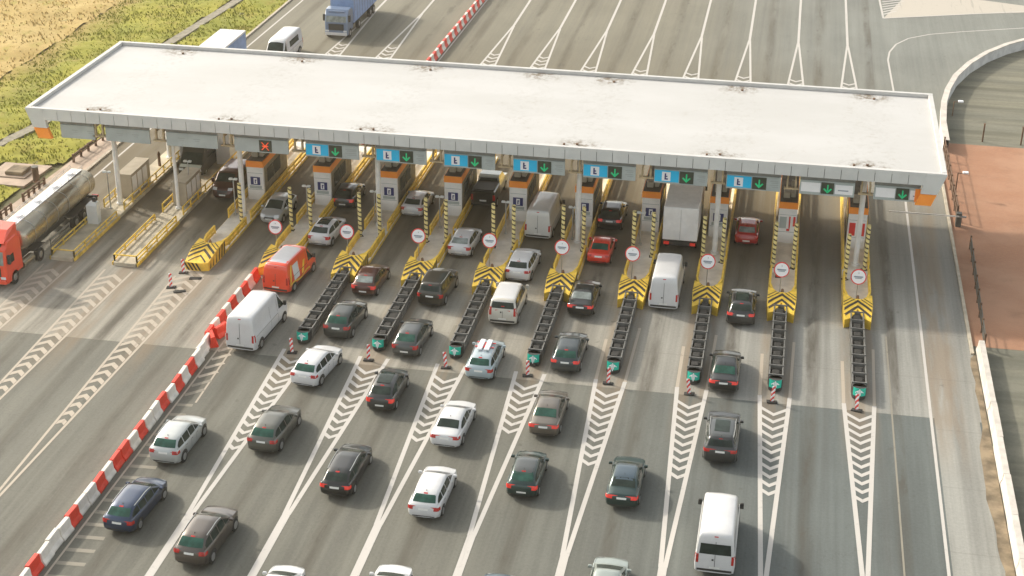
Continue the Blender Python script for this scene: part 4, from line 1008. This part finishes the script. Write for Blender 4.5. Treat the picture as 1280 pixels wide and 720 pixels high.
    patch('front_plate', lambda u, v: (lerp(-.26, .26, u), L+1, lerp(.42, .53, v)), (0, -1, 0), 2, 1, MT['plate'], .018)
    if trimlow:
        patch('bumper', lambda u, v: (lerp(-1, 1, u)*(Wd/2-.14), -1, lerp(.30 if van else .30, .52 if van else .40, v)), (0, 1, 0), 8, 2, MT['trim'], .010)
    if not van and kind != 'sedan' and kind != 'coupe':
        patch('third_brake_light', lambda u, v: (lerp(-.11, .11, u), -1, lerp(zt(S['rg'][1])+.0, zt(S['rg'][1])+.025, v)), (0, 1, 0), 2, 1, MT['tail'], .012)
    if van:
        m = MB()
        patch('', lambda u, v: (lerp(-.012, .012, u), -1, lerp(.62, zt(.12)-.14, v)), (0, 1, 0), 1, 8, None, .008, m=m)
        patch('', lambda u, v: (lerp(-.16, -.06, u), -1, lerp(1.02, 1.12, v)), (0, 1, 0), 1, 1, None, .02, m=m)
        m.build('door_seam', MT['trim'], t, sharp=False)
        patch('high_brake_light', lambda u, v: (lerp(-.10, .10, u), -1, lerp(zt(.2)-.10, zt(.2)-.05, v)), (0, 1, 0), 2, 1, TL, .012)
        for s in (-1, 1):
            m = MB(); y_ = S['win'][0]-.2
            patch('', lambda u, v: (s*3, lerp(y_-.012, y_+.012, u), lerp(.45, 2.1, v)), (-s, 0, 0), 1, 6, None, .006, m=m)
            patch('', lambda u, v: (s*3, lerp(y_-1.15, y_-1.126, u), lerp(.45, 2.1, v)), (-s, 0, 0), 1, 6, None, .006, m=m)
            patch('', lambda u, v: (s*3, lerp(.4, y_-.02, u), lerp(1.14, 1.165, v)), (-s, 0, 0), 8, 1, None, .006, m=m)
            if kind != 'mpv' and m.f: m.build('panel_seam', MT['seam'], t, sharp=False)
            patch('sill_trim', lambda u, v: (s*3, lerp(.5, L-.6, u), lerp(.32, .50, v)), (-s, 0, 0), 10, 1, MT['trim'], .008)
    else:
        for s in (-1, 1):
            patch('sill_trim', lambda u, v: (s*3, lerp(.4, L-.5, u), lerp(.27, .38, v)), (-s, 0, 0), 10, 1, MT['trim'], .008)
            m = MB()
            for yc in cuts[1:-1]:
                patch('', lambda u, v: (s*3, yc+lerp(-.010, .010, u), lerp(.42, bt(yc)-.02, v)), (-s, 0, 0), 1, 5, None, .005, m=m)
                patch('', lambda u, v: (s*3, yc+lerp(.06, .20, u), lerp(bt(yc)-.15, bt(yc)-.115, v)), (-s, 0, 0), 2, 1, None, .02, m=m)
            if m.f: m.build('door_seam', MT['trim'], t, sharp=False)
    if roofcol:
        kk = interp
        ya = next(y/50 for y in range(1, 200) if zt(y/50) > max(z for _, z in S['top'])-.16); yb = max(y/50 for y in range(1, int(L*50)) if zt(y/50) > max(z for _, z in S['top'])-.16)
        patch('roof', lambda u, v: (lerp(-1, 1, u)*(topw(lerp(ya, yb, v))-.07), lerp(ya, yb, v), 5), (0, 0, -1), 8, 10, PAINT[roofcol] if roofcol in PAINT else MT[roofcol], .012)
    if sunroof:
        yc = (S['rg'][1]+S['wg'][0])/2+.1
        patch('sunroof', lambda u, v: (lerp(-.42, .42, u), lerp(yc-.65, yc+.6, v), 5), (0, 0, -1), 5, 5, MT['glass'], .028)
    if (S['rails'] if rails is None else rails):
        for s in (-1, 1):
            m = MB(); prev = None
            for i in range(9):
                y = lerp(S['rg'][1]+.25, S['wg'][0]-.05, i/8); c = cast((s*(topw(y)-.03), y, 5), (0,0,-1), .035)
                if c is not None:
                    c = loc(c)
                    if prev: m.tube(prev, c, .022, 6)
                    prev = c
            if m.f: m.build('roof_rail', MT['steel'] if rails != 2 else MT['trim'], t)
    # wheels, arches
    wr = S['wr']
    for s in (-1, 1):
        for ay in S['ax']:
            hwv = hw(ay)
            m = MB(); N_ = 16; vv = []
            ctr = cast((s*3, ay, wr+.1), (-s, 0, 0), .006)
            pts = []
            for i in range(N_+1):
                a_ = math.pi*(i/N_)*1.16-.25; c = cast((s*3, ay+(wr+.085)*math.cos(a_), max(.24, wr+(wr+.085)*math.sin(a_))), (-s, 0, 0), .006); pts.append(c)
            if ctr is not None and all(c is not None for c in pts):
                m.add([loc(ctr)]+[loc(c) for c in pts], [(0, i+1, i+2) for i in range(N_)], 0, False); m.build('wheel_arch', MT['trim'], t)
            xo = s*(hwv+.018); xi = s*(hwv-.2)
            m = MB(); m.tube((xi, ay-L/2, wr), (xo-s*.03, ay-L/2, wr), wr, 18); m.tube((xo-s*.03, ay-L/2, wr), (xo, ay-L/2, wr), wr, 18, r2=wr-.04); w_o = m.build('wheel', MT['tyre'], t)
            m = MB(); m.tube((xo-s*.02, ay-L/2, wr), (xo+s*.006, ay-L/2, wr), wr*.66, 14, r2=wr*.6)
            m.build('rim', MT['rim'], w_o)
    # mirrors
    my = S['wg'][1]-.28 if not van else S['wg'][1]-.15
    for s in (-1, 1):
        zc = bt(my)+(.07 if not van else .22); m = MB(); x0 = hw(my)-.03; hh_ = .08 if not van else .17
        m.box(min(s*x0, s*(x0+.20)), max(s*x0, s*(x0+.20)), my-.07-L/2, my+.07-L/2, zc-hh_, zc+hh_, bev=.035); m.build('mirror', PAINT[col] if not van or kind == 'mpv' else MT['trim'], t)
    if not van: m = MB(); c = cast((0, S['rg'][1]+.25, 5), (0,0,-1), 0); c = loc(c); m.tube(c, (c[0], c[1]-.08, c[2]+.10), .008, 5); m.box(c[0]-.018, c[0]+.018, c[1]-.03, c[1]+.03, c[2]-.01, c[2]+.015); m.build('antenna', MT['trim'], t)
    if decals: decals(t, patch, Wd, L)
    return t, patch, F

def V(*a, **k): return vehicle(*a, **k)
D = math.radians
O = -.30
V('hatch', 'car', 'dark car with bright red lights under the canopy ahead of the white hatchback', 'car', -32.6, 105.4+O, 'darkgrey', lit=True)
V('hatch', 'car', 'white hatchback with black rear window just ahead of the red van', 'car', -32.2, 98.2+O, 'white', ls=1.04, hs=1.04, rz=D(-3), gl='glass', sunroof=True)
def red_decal(t, patch, Wd, L):
    patch('side_graphic', lambda u, v: (3, lerp(1.0, 1.9, u), lerp(.8, 1.9, v)), (-1,0,0), 6, 4, MT['tarp_white'], .012)
    m = MB(); patch('', lambda u, v: (3, lerp(.25, 3.6, u), lerp(.62, .74, v)+.1*math.sin(u*9)), (-1,0,0), 12, 1, None, .016, m=m)
    patch('', lambda u, v: (3, lerp(.25, .45, u)+.5*v, lerp(.8, 2.0, v)), (-1,0,0), 2, 6, None, .016, m=m)
    patch('', lambda u, v: (3, lerp(2.2, 2.5, u)+.5*v, lerp(.8, 1.6, v)), (-1,0,0), 2, 4, None, .016, m=m)
    m.build('side_lettering', MT['yellow'], t, sharp=False)
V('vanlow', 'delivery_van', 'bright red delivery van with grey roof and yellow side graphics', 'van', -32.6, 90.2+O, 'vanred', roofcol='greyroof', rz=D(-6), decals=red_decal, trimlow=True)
V('van', 'delivery_van', 'white high roof delivery van beside the red and white barrier', 'van', -32.15, 81.7+O, 'white', rz=D(-4))
V('suv', 'car', 'silver SUV beside the barrier above the blue estate car', 'car', -31.95, 68.2+O, 'silver', hs=.97, rz=D(-2), gl='glass_green')
V('wagon', 'car', 'dark blue estate car with silver roof rails beside the barrier at lower left', 'car', -31.7, 61.5+O, 'blue', rz=D(-3), gl='glass_green')
V('suv', 'car', 'brown SUV with roof rails at the lower left bottom edge', 'car', -27.0, 59.5+O, 'brown', rz=D(-3), gl='glass_green', ls=1.03)
V('suv', 'car', 'olive grey crossover on its own left of the black saloon', 'car', -27.0, 70.4+O, 'olive', hs=.94, rails=0, rz=D(-3), gl='glass_green')
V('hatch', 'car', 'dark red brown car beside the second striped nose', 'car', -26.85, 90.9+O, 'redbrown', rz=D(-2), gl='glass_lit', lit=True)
V('suv', 'car', 'dark grey green SUV following the red brown car', 'car', -26.85, 84.5+O, 'greygreen', rz=D(-2), gl='glass_green', rails=0)
V('suv', 'car', 'white SUV with green tinted rear window behind the grey green SUV', 'car', -26.85, 78.1+O, 'white', hs=.94, rz=D(-7), rails=0, gl='glass_green')
V('wagon', 'car', 'long black car with lit red lamps right of the olive crossover', 'car', -21.75, 66.9+O, 'black', rz=D(-1), hs=.97, lit=True, gl='glass', ls=1.03)
V('hatch', 'car', 'dark brown black hatchback right of the white SUV', 'car', -21.8, 76.2+O, 'darkgrey', hs=1.06, lit=True, ls=1.03, sunroof=True)
V('jeep', 'car', 'boxy dark olive off-roader with roof rails beside the third striped nose', 'car', -22.0, 90.3+O, 'jeep', rz=D(-3), gl='glass')
V('hatch', 'car', 'grey hatchback with pale roof glare behind the boxy off-roader', 'car', -21.95, 83.0+O, 'midgrey', hs=1.05, ls=1.05, rz=D(-2), gl='glass_green')
V('hatch', 'car', 'small white hatchback in the shade under the canopy next to a booth', 'car', -26.95, 104.9+O, 'white', hs=1.0, rz=D(-2))
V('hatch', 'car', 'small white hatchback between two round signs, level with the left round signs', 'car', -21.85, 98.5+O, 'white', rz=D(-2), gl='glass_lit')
V('suv', 'car', 'white SUV directly ahead of the beige minivan', 'car', -17.0, 95.3+O, 'white', hs=.93, rz=D(-2), rails=0)
V('mpv', 'minivan', 'pale beige boxy minivan with wide black rear window', 'minivan', -16.8, 88.6+O, 'beige', gl='glass', roofcol='white', ls=.95)
def t_dec(t, patch, Wd, L):
    m = MB(); m.box(-.40, -.08, -.9, .5, 1.52, 1.62, bev=.04); m.box(.05, .38, -.9, .5, 1.52, 1.62, bev=.04); m.build('roof_load', MT['signwhite'], t)
    m = MB(); m.box(-.02, .03, -.6, .1, 1.53, 1.58); m.box(-.6,.6,-.4,-.34,1.47,1.52); m.box(-.6,.6,.2,.26,1.47,1.52); m.build('roof_bar', MT['signred'], t)
V('wagon', 'car', 'pale blue estate car carrying white items on its roof', 'car', -16.8, 81.0+O, 'paleblue', hs=1.02, ls=.95, rz=D(-1), gl='glass_green', decals=t_dec)
V('sedan', 'car', 'white saloon with red tail lights in the middle of the picture', 'car', -17.05, 72.9+O, 'white', rz=D(-2), gl='glass')
V('wagon', 'car', 'white estate car behind the white saloon', 'car', -16.6, 65.8+O, 'white', rz=D(-1), ls=.97, rails=0, gl='glass_green')
V('hatch', 'car', 'white car cut by the bottom edge, left one of two', 'car', -21.9, 55.5, 'white', hs=1.0)
V('sedan', 'car', 'white car cut by the bottom edge, right one of two', 'car', -16.75, 55.9+.2, 'white')
V('sedan', 'car', 'blue grey car at the bottom edge, only its roof showing', 'car', -11.5, 56.4, 'bluegrey')
V('sedan', 'car', 'greenish silver car at the bottom edge below the dark green saloon', 'car', -6.35, 58.8, 'greensilver')
V('mpv', 'minivan', 'large light grey van with rounded top waiting under the canopy by the signs', 'van', -16.8, 102.75+O, 'greywhite', hs=1.2, ls=1.08, rz=D(-2), gl='glass_lit', rear='blank') if False else V('van', 'delivery_van', 'large light grey panel van with grey roof waiting under the canopy', 'van', -16.8, 102.75+O, 'greywhite', hs=.95, rz=D(-2), ls=.95)
V('suv', 'car', 'dark SUV with pale roof edge just ahead of the red coupe', 'car', -11.9, 105.3+O, 'black', lit=True, roofcol=None)
V('coupe', 'car', 'low bright red coupe with small green rear window', 'car', -11.9, 99.2+O, 'red', gl='glass_green', hs=1.03)
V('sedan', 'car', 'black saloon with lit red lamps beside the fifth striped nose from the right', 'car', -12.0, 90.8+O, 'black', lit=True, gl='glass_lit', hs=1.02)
V('suv', 'car', 'dark slate car with pale roof glare behind the black saloon', 'car', -11.8, 83.0+O, 'slate', hs=.93, rails=0, lit=True, gl='glass_green')
V('sedan', 'car', 'taupe grey saloon ahead of the dark green hatchback', 'car', -11.85, 75.2+O, 'taupe', lit=True, gl='glass_green')
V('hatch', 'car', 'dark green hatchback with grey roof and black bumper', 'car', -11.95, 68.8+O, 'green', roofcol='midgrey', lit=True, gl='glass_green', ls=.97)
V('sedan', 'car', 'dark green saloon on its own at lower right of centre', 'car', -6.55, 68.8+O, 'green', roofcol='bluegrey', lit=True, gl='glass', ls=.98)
V('van', 'delivery_van', 'white high roof van right behind the white box truck', 'van', -6.65, 92.9+O, 'white')
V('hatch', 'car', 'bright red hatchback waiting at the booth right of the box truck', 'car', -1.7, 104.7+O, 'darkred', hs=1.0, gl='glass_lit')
V('suv', 'car', 'dark grey car with a large sunroof opposite the third striped nose from the right', 'car', -1.45, 91.7+O, 'darkgrey', hs=.93, sunroof=True, rails=0, lit=True)
V('sedan', 'car', 'black saloon with two pale lamps ahead of the black SUV', 'car', -2.0, 82.4+O, 'black', lit=True, gl='glass_green')
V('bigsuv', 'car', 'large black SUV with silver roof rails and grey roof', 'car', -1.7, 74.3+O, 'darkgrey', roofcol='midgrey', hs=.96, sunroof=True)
V('van', 'delivery_van', 'white van with rear window at the bottom edge, nearest vehicle on the right', 'van', -1.3, 63.9+O, 'white', ls=.93, rear='window', ws=1.0)
V('hatch', 'car', 'silver car facing the camera on the left side of the booths', 'car', -37.1, 101.2, 'silver', facing=-1, rz=D(-2), group='vehicles coming towards the camera')
V('mpv', 'minivan', 'dark minivan facing the camera behind the leftmost booth column', 'minivan', -42.3, 105.1, 'redbrown', facing=-1, group='vehicles coming towards the camera')
def van_win(t, patch, Wd, L):
    for sx in (-1, 1): patch('rear_side_window', lambda u, v: (sx*3, lerp(1.0, 3.3, u), lerp(1.45, 2.05, v)), (-sx, 0, 0), 8, 3, MT['glass'], .012)
V('van', 'delivery_van', 'white van with dark side windows coming towards the tolls beyond the canopy', 'van', -49.2, 137.6, 'white', facing=-1, ls=1.2, hs=.98, decals=van_win, group='vehicles coming towards the camera')

# pickup under the canopy
t = empty('pickup_truck', (-22.0, 110.0, 0), 'tall dark pickup truck with a covered bed under the canopy', 'pickup truck', 'vehicles queuing at the tolls')
m = MB(); m.box(-.93,.93,-2.6,-.4,.55,1.55,bev=.07); m.build('bed', PAINT['black'], t)
m = MB(); m.box(-.80,.80,-2.4,-.5,1.553,1.64,bev=.03); m.build('bed_cover', MT['trim'], t)
m = MB()
prof = [(-.4,.55),(-.4,1.2),(-.28,1.88),(.1,1.95),(1.0,1.93),(1.75,1.28),(2.7,1.14),(2.8,.9),(2.8,.55)]
n = len(prof)
for sx in (-1,): m.add([(-.92+(.12 if z > 1.5 else 0), y, z) for y, z in prof]+[(.92-(.12 if z > 1.5 else 0), y, z) for y, z in prof], [tuple(range(n-1,-1,-1)), tuple(range(n,2*n))]+[(i,(i+1)%n,n+(i+1)%n,n+i) for i in range(n)])
m.build('cab', PAINT['greensilver'], t)
m = MB(); m.add([(-.74,-.405,1.25),(.74,-.405,1.25),(.68,-.305,1.8),(-.68,-.305,1.8)], [(0,1,2,3)]); m.build('rear_window', MT['glass'], t)
m = MB(); m.add([(-.74,1.02,1.925),(.74,1.02,1.925),(.82,1.72,1.33),(-.82,1.72,1.33)], [(0,1,2,3)]); m.build('windshield', MT['glass'], t)
for s in (-1,1):
    m = MB(); m.box(s*.86-.09, s*.86+.09, -2.63, -2.56, .85, 1.3); m.build('tail_light', MT['tail'], t)
    for y in (-1.7, 1.9):
        m = MB(); m.tube((s*.72,y,.39),(s*.95,y,.39),.39,18); w_o = m.build('wheel', MT['tyre'], t); m = MB(); m.tube((s*.94,y,.39),(s*.965,y,.39),.24,14); m.build('rim', MT['rim'], w_o)
m = MB(); m.box(-.9,.9,-2.72,-2.605,.45,.62,bev=.03); m.build('bumper', MT['trim'], t)
m = MB(); m.box(-.26,.26,-2.63,-2.605,.75,.87); m.build('number_plate', MT['plate'], t)

# box truck, lorry, trailer, tanker
def wheels(t, xs, ys, r=.5, w=.32):
    for s in (-1, 1):
        for y in ys:
            m = MB(); m.tube((s*(xs-w),y,r),(s*xs,y,r),r,20); wo_ = m.build('wheel', MT['tyre'], t)
            m = MB(); m.tube((s*(xs-.02),y,r),(s*(xs+.02),y,r),r*.55,14,r2=r*.45); m.build('rim', MT['rim'], wo_)
t = empty('box_truck', (-6.42, 105.9, 0), 'white box truck waiting in the lane ahead of a white van', 'truck', 'vehicles queuing at the tolls')
m = MB(); m.box(-1.25,1.25,-3.6,2.9,1.05,3.62,bev=.05); m.build('cargo_box', MT['boxgrey'], t)
m = MB(); m.box(-1.15,1.15,-3.62,-3.605,1.12,3.5); m.build('rear_doors', MT['boxgrey'], t)
m = MB(); m.box(-.01,.01,-3.64,-3.622,1.15,3.48); m.build('door_seam', MT['steel'], t)
m = MB(); m.box(-1.0,1.0,-3.5,4.3,.6,1.04); m.build('chassis', MT['trim'], t)
m = MB(); m.add([(-1.1,3.0,.6),(1.1,3.0,.6),(1.1,4.75,.6),(-1.1,4.75,.6),(-1.05,3.0,2.85),(1.05,3.0,2.85),(1.0,4.3,2.7),(-1.0,4.3,2.7),(-1.1,4.8,1.6),(1.1,4.8,1.6)], [(3,2,1,0),(4,5,6,7),(0,1,5,4),(8,7,6,9),(3,8,9,2),(1,2,9,6,5),(0,4,7,8,3)]); m.build('cab', PAINT['white'], t)
m = MB(); m.add([(-.92,4.765,1.72),(.92,4.765,1.72),(.88,4.36,2.62),(-.88,4.36,2.62)], [(0,1,2,3)]); m.build('windshield', MT['glass'], t)
m = MB(); m.box(-.85,.85,3.1,3.5,2.86,3.45,bev=.08); m.build('wind_deflector', PAINT['white'], t)
for s in (-1,1):
    m = MB(); m.box(s*.95-.2,s*.95+.2,-3.72,-3.62,.75,.95); m.build('tail_light', MT['tail_lit'], t)
    m = MB(); m.box(s*1.3-.08,s*1.3+.08,4.3,4.45,1.9,2.4,bev=.02); m.build('mirror', MT['trim'], t)
wheels(t, 1.15, (-2.2, 3.7))
def cab_over(t, y_back, col, h=3.1, front=1.95, vis=True):
    # cab faces -y; y_back = rear wall
    w = 1.22; yb = y_back; yf = yb-front
    P_ = [(yb,.75),(yb,h-.35),(yb-.45,h),(yf+.55,h-.05),(yf+.18,h-.55),(yf,1.75),(yf-.04,.95),(yf,.45),(yf+.9,.45),(yf+1.0,.75)]
    n = len(P_); m = MB(); rows = []
    for xx, sc_ in ((-w,.0),(-w+.09,.07),(w-.09,.07),(w,.0)):
        rows.append([(xx, y+(-.07 if sc_ and y < yf+.3 else 0)*1, z+(sc_*.5 if z > 1 else 0)) for y, z in P_])
    vs = [p for r in rows for p in r]; fs = []
    for k in range(3):
        for i in range(n): j = (i+1) % n; fs.append((k*n+i, k*n+j, (k+1)*n+j, (k+1)*n+i))
    fs += [tuple(range(n)), tuple(range(4*n-1, 3*n-1, -1))]
    m.add(vs, fs); b = m.build('cab', PAINT[col], t); bm = bmesh.new(); bm.from_mesh(b.data); bmesh.ops.recalc_face_normals(bm, faces=bm.faces); bm.to_mesh(b.data); bm.free()
    z0, z1 = 1.78, h-.62
    def yfz(z): return yf-.07+(z-1.75)/(h-.55-1.75)*.18
    m = MB(); m.add([(-1.06,yfz(z0)-.015,z0),(1.06,yfz(z0)-.015,z0),(1.04,yfz(z1)-.015,z1),(-1.04,yfz(z1)-.015,z1)], [(3,2,1,0)]); m.build('windshield', MT['glass_lit'], t)
    m = MB(); m.box(-.8,.8,yf-.14,yf-.085,.95,1.6); m.build('grille', MT['grille'], t)
    m = MB(); m.box(-1.15,1.15,yf-.20,yf-.09,.40,.72,bev=.04); m.build('bumper', PAINT['white'] if col == 'truckblue' else PAINT[col], t)
    for s in (-1,1):
        m = MB(); m.box(s*.95-.17,s*.95+.17,yf-.16,yf-.09,.78,.95); m.build('headlight', MT['head'], t)
        m = MB(); m.box(s*1.36-.1,s*1.36+.1,yf+.15,yf+.3,1.8,2.5,bev=.03); m.box(min(s*1.2,s*1.36),max(s*1.2,s*1.36),yf+.2,yf+.24,2.3,2.36); m.build('mirror', MT['trim'], t)
        m = MB(); m.box(s*1.225-.005,s*1.225+.005,yf+.35,yf+1.15,1.7,2.3); m.build('side_window', MT['glass'], t)
    m = MB(); m.box(-.85,.85,yf+.25,yf+.45,h-.35,h-.12,bev=.04); m.build('sun_visor', MT['trim'] if col != 'truckblue' else PAINT['truckblue'], t)
    return yf
t = empty('lorry', (-46.0, 149.0, 0), 'blue lorry with white roof and blue tarpaulin driving towards the tolls', 'lorry', 'vehicles coming towards the camera')
cab_over(t, 2.0, 'truckblue', 3.0)
m = MB(); m.box(-1.25,1.25,2.35,11.8,1.15,3.80); m.build('tarpaulin', MT['tarp_blue'], t)
m = MB(); m.box(-1.27,1.27,2.33,11.82,3.803,3.95); m.build('trailer_roof', MT['tarp_white'], t)
m = MB()
for i in range(9): m.box(1.252,1.262,2.6+i,2.64+i,1.2,3.75)
m.build('straps', MT['seam'], t)
m = MB(); m.box(-.9,.9,1.0,11.6,.7,1.12); m.build('chassis', MT['trim'], t)
wheels(t, 1.22, (.9, 4.4, 8.9, 10.2))
t = empty('trailer_lorry', (-52.7, 132.5, 0), 'white roofed lorry with blue side half hidden behind the canopy at upper left', 'lorry', 'vehicles going by beyond the canopy')
m = MB(); m.box(-1.25,1.25,-7.6,4.6,1.15,3.80); m.build('tarpaulin', MT['tarp_blue'], t)
m = MB(); m.box(-1.27,1.27,-7.62,4.62,3.803,3.98); m.build('trailer_roof', MT['tarp_white'], t)
m = MB(); m.box(-1.2,1.2,4.602,4.63,1.2,3.75); m.build('rear_doors', PAINT['white'], t)
m = MB(); m.box(-.9,.9,-8.5,4.5,.7,1.12); m.build('chassis', MT['trim'], t)
cab_over(t, -7.9, 'white', 3.0); wheels(t, 1.22, (-8.9, -5, 1.2, 2.5, 3.8))
t = empty('minibus', (-46.4, 109.0, 0), 'dark fronted van with pale roof facing the camera between the left islands', 'van', 'vehicles coming towards the camera')
m = MB(); P_ = [(0,.4),(-.02,.95),(.35,1.1),(.95,1.95),(1.15,2.35),(1.5,2.45),(5.6,2.45),(5.7,.4)]; n = len(P_)
m.add([(-1.0+(.08 if z > 1.5 else 0), y, z) for y, z in P_]+[(1.0-(.08 if z > 1.5 else 0), y, z) for y, z in P_], [tuple(range(n)), tuple(range(2*n-1,n-1,-1))]+[(i,n+i,n+(i+1)%n,(i+1)%n) for i in range(n)]); o = m.build('body', PAINT['jeep'], t)
bm = bmesh.new(); bm.from_mesh(o.data); bmesh.ops.recalc_face_normals(bm, faces=bm.faces); bm.to_mesh(o.data); bm.free()
m = MB(); m.box(-.85,.85,1.5,5.5,2.453,2.5); m.build('roof', PAINT['silver'], t)
m = MB(); m.add([(-.88,.38,1.14),(.88,.38,1.14),(.82,.93,1.93),(-.82,.93,1.93)], [(0,1,2,3)]); o = m.build('windshield', MT['glass'], t); o.location = (0,-.02,.02)
m = MB(); m.add([(-.9,-.0,.97),(.9,.0,.97),(.9,.34,1.11),(-.9,.34,1.11)], [(0,1,2,3)]); o = m.build('bonnet', PAINT['greensilver'], t); o.location = (0,-.01,.015)
for s in (-1,1):
    m = MB(); m.box(s*.75-.18,s*.75+.18,-.05,-.01,.7,.9); m.build('headlight', MT['head'], t)
    m = MB(); m.box(s*1.003-.005,s*1.003+.005,1.4,5.2,1.35,1.5); m.box(s*.925-.005,s*.925+.005,1.4,5.2,1.6,2.15); m.build('side_window', MT['glass'], t)
wheels(t, .98, (.9, 4.6), .35, .22)
# tanker
t = empty('tanker_truck', (-52.25, 87.4, 0), 'red tanker lorry with a long shiny steel tank at the left edge', 'tanker', 'vehicles coming towards the camera')
cab_over(t, 1.95, 'vanred', 3.35, 2.2)
m = MB(); m.add([(-1.1,.0,3.3),(1.1,.0,3.3),(1.1,1.9,3.05),(-1.1,1.9,3.05),(-1.0,.9,3.95),(1.0,.9,3.95),(1.15,1.88,4.15),(-1.15,1.88,4.15)], [(4,5,6,7),(0,1,5,4),(1,2,6,5),(2,3,7,6),(3,0,4,7)]); m.build('wind_deflector', PAINT['vanred'], t)
m = MB(); NN = 28; ys_ = [2.75,2.85,3.1,14.1,14.35,14.45]; sc_ = [.55,.85,1,1,.85,.55]; vs = []
for y, s in zip(ys_, sc_):
    for i in range(NN):
        a = 2*math.pi*i/NN; cx = math.cos(a); cz = math.sin(a)
        vs.append((1.24*s*abs(cx)**.8*(1 if cx > 0 else -1), y, 2.28+.98*s*abs(cz)**.8*(1 if cz > 0 else -1)))
fs = [(k*NN+i, (k+1)*NN+i, (k+1)*NN+(i+1)%NN, k*NN+(i+1)%NN) for k in range(5) for i in range(NN)]+[tuple(range(NN)), tuple(range(6*NN-1, 5*NN-1, -1))]
m.add(vs, fs, 0, True); m.build('tank', MT['chrome'], t)
m = MB()
for y in (4.2,6.0,7.8,9.6,11.4,13.2):
    for i in range(NN):
        a0 = 2*math.pi*i/NN; a1 = 2*math.pi*(i+1)/NN
        def q(a, y, r=1.015): cx = math.cos(a); cz = math.sin(a); return (1.24*r*abs(cx)**.8*(1 if cx > 0 else -1), y, 2.28+.98*r*abs(cz)**.8*(1 if cz > 0 else -1))
        m.add([q(a0,y), q(a1,y), q(a1,y+.06), q(a0,y+.06)], [(0,1,2,3)])
m.build('tank_band', MT['steel'], t)
m = MB(); m.box(-.5,.35,3.2,14.0,3.26,3.31); m.build('walkway', MT['signwhite'], t)
m = MB()
for s in (-.55,.4): 
    for z in (3.45,3.6): m.tube((s,3.2,z),(s,14.0,z),.018,5)
    for i in range(10): m.tube((s,3.3+i*1.18,3.3),(s,3.3+i*1.18,3.6),.016,5)
m.build('walkway_rail', MT['steel'], t)
for y in (4.6,7.4,10.2,12.8): m = MB(); m.tube((-.08,y,3.31),(-.08,y,3.46),.27,14); m.build('hatch', MT['signwhite'], t)
m = MB(); m.box(-1.2,1.2,14.15,14.295,.72,1.12,bev=.02); m.build('rear_bumper', MT['trim'], t)
m = MB(); m.box(-.5,.5,1.9,14.14,.75,1.22); m.build('chassis', MT['trim'], t)
for s in (-1,1):
    m = MB(); m.tube((s*1.0,2.1,.75),(s*1.0,3.6,.75),.30,14); m.build('fuel_tank', MT['chrome'], t)
    m = MB(); m.box(s*1.18-.02,s*1.18+.02,6.2,9.4,.45,.62); m.box(s*1.18-.02,s*1.18+.02,6.2,9.4,.80,.95); m.box(s*1.18-.02,s*1.18+.02,6.2,6.26,.45,.95); m.box(s*1.18-.02,s*1.18+.02,9.34,9.4,.45,.95); m.build('side_guard', MT['steel'], t)
    m = MB(); m.box(s*1.0-.25,s*1.0+.25,14.3,14.42,1.0,1.15); m.build('tail_light', MT['tail'], t)
for ya_, yb_ in ((3.9, 5.4), (9.9, 13.7)):
    m = MB(); m.box(-1.2,1.2,ya_,yb_,1.0,1.1,bev=.03); m.build('mudguard', MT['trim'], t)
wheels(t, 1.22, (.75, 4.6, 10.5, 11.8, 13.1), .5)
m = MB(); m.box(-.85,.85,14.43,14.47,1.5,1.75); m.build('rear_marking', MT['orange'], t)

# ---------------------------------------------------------------- light summer haze
m = MB(); m.box(-260, 260, -60, 420, -1.3, 60); hz_ = NT('haze'); hz_.t.nodes.remove(hz_.b)
pv = hz_.n('ShaderNodeVolumePrincipled'); pv.inputs['Color'].default_value = (1.0, .90, .70, 1); pv.inputs['Density'].default_value = .00036; pv.inputs['Anisotropy'].default_value = .62
hz_.t.links.new(pv.outputs[0], [q for q in hz_.t.nodes if q.type == 'OUTPUT_MATERIAL'][0].inputs['Volume'])
prop(m.build('haze', hz_.m), 'thin warm haze over the plaza', 'haze', kind='stuff')
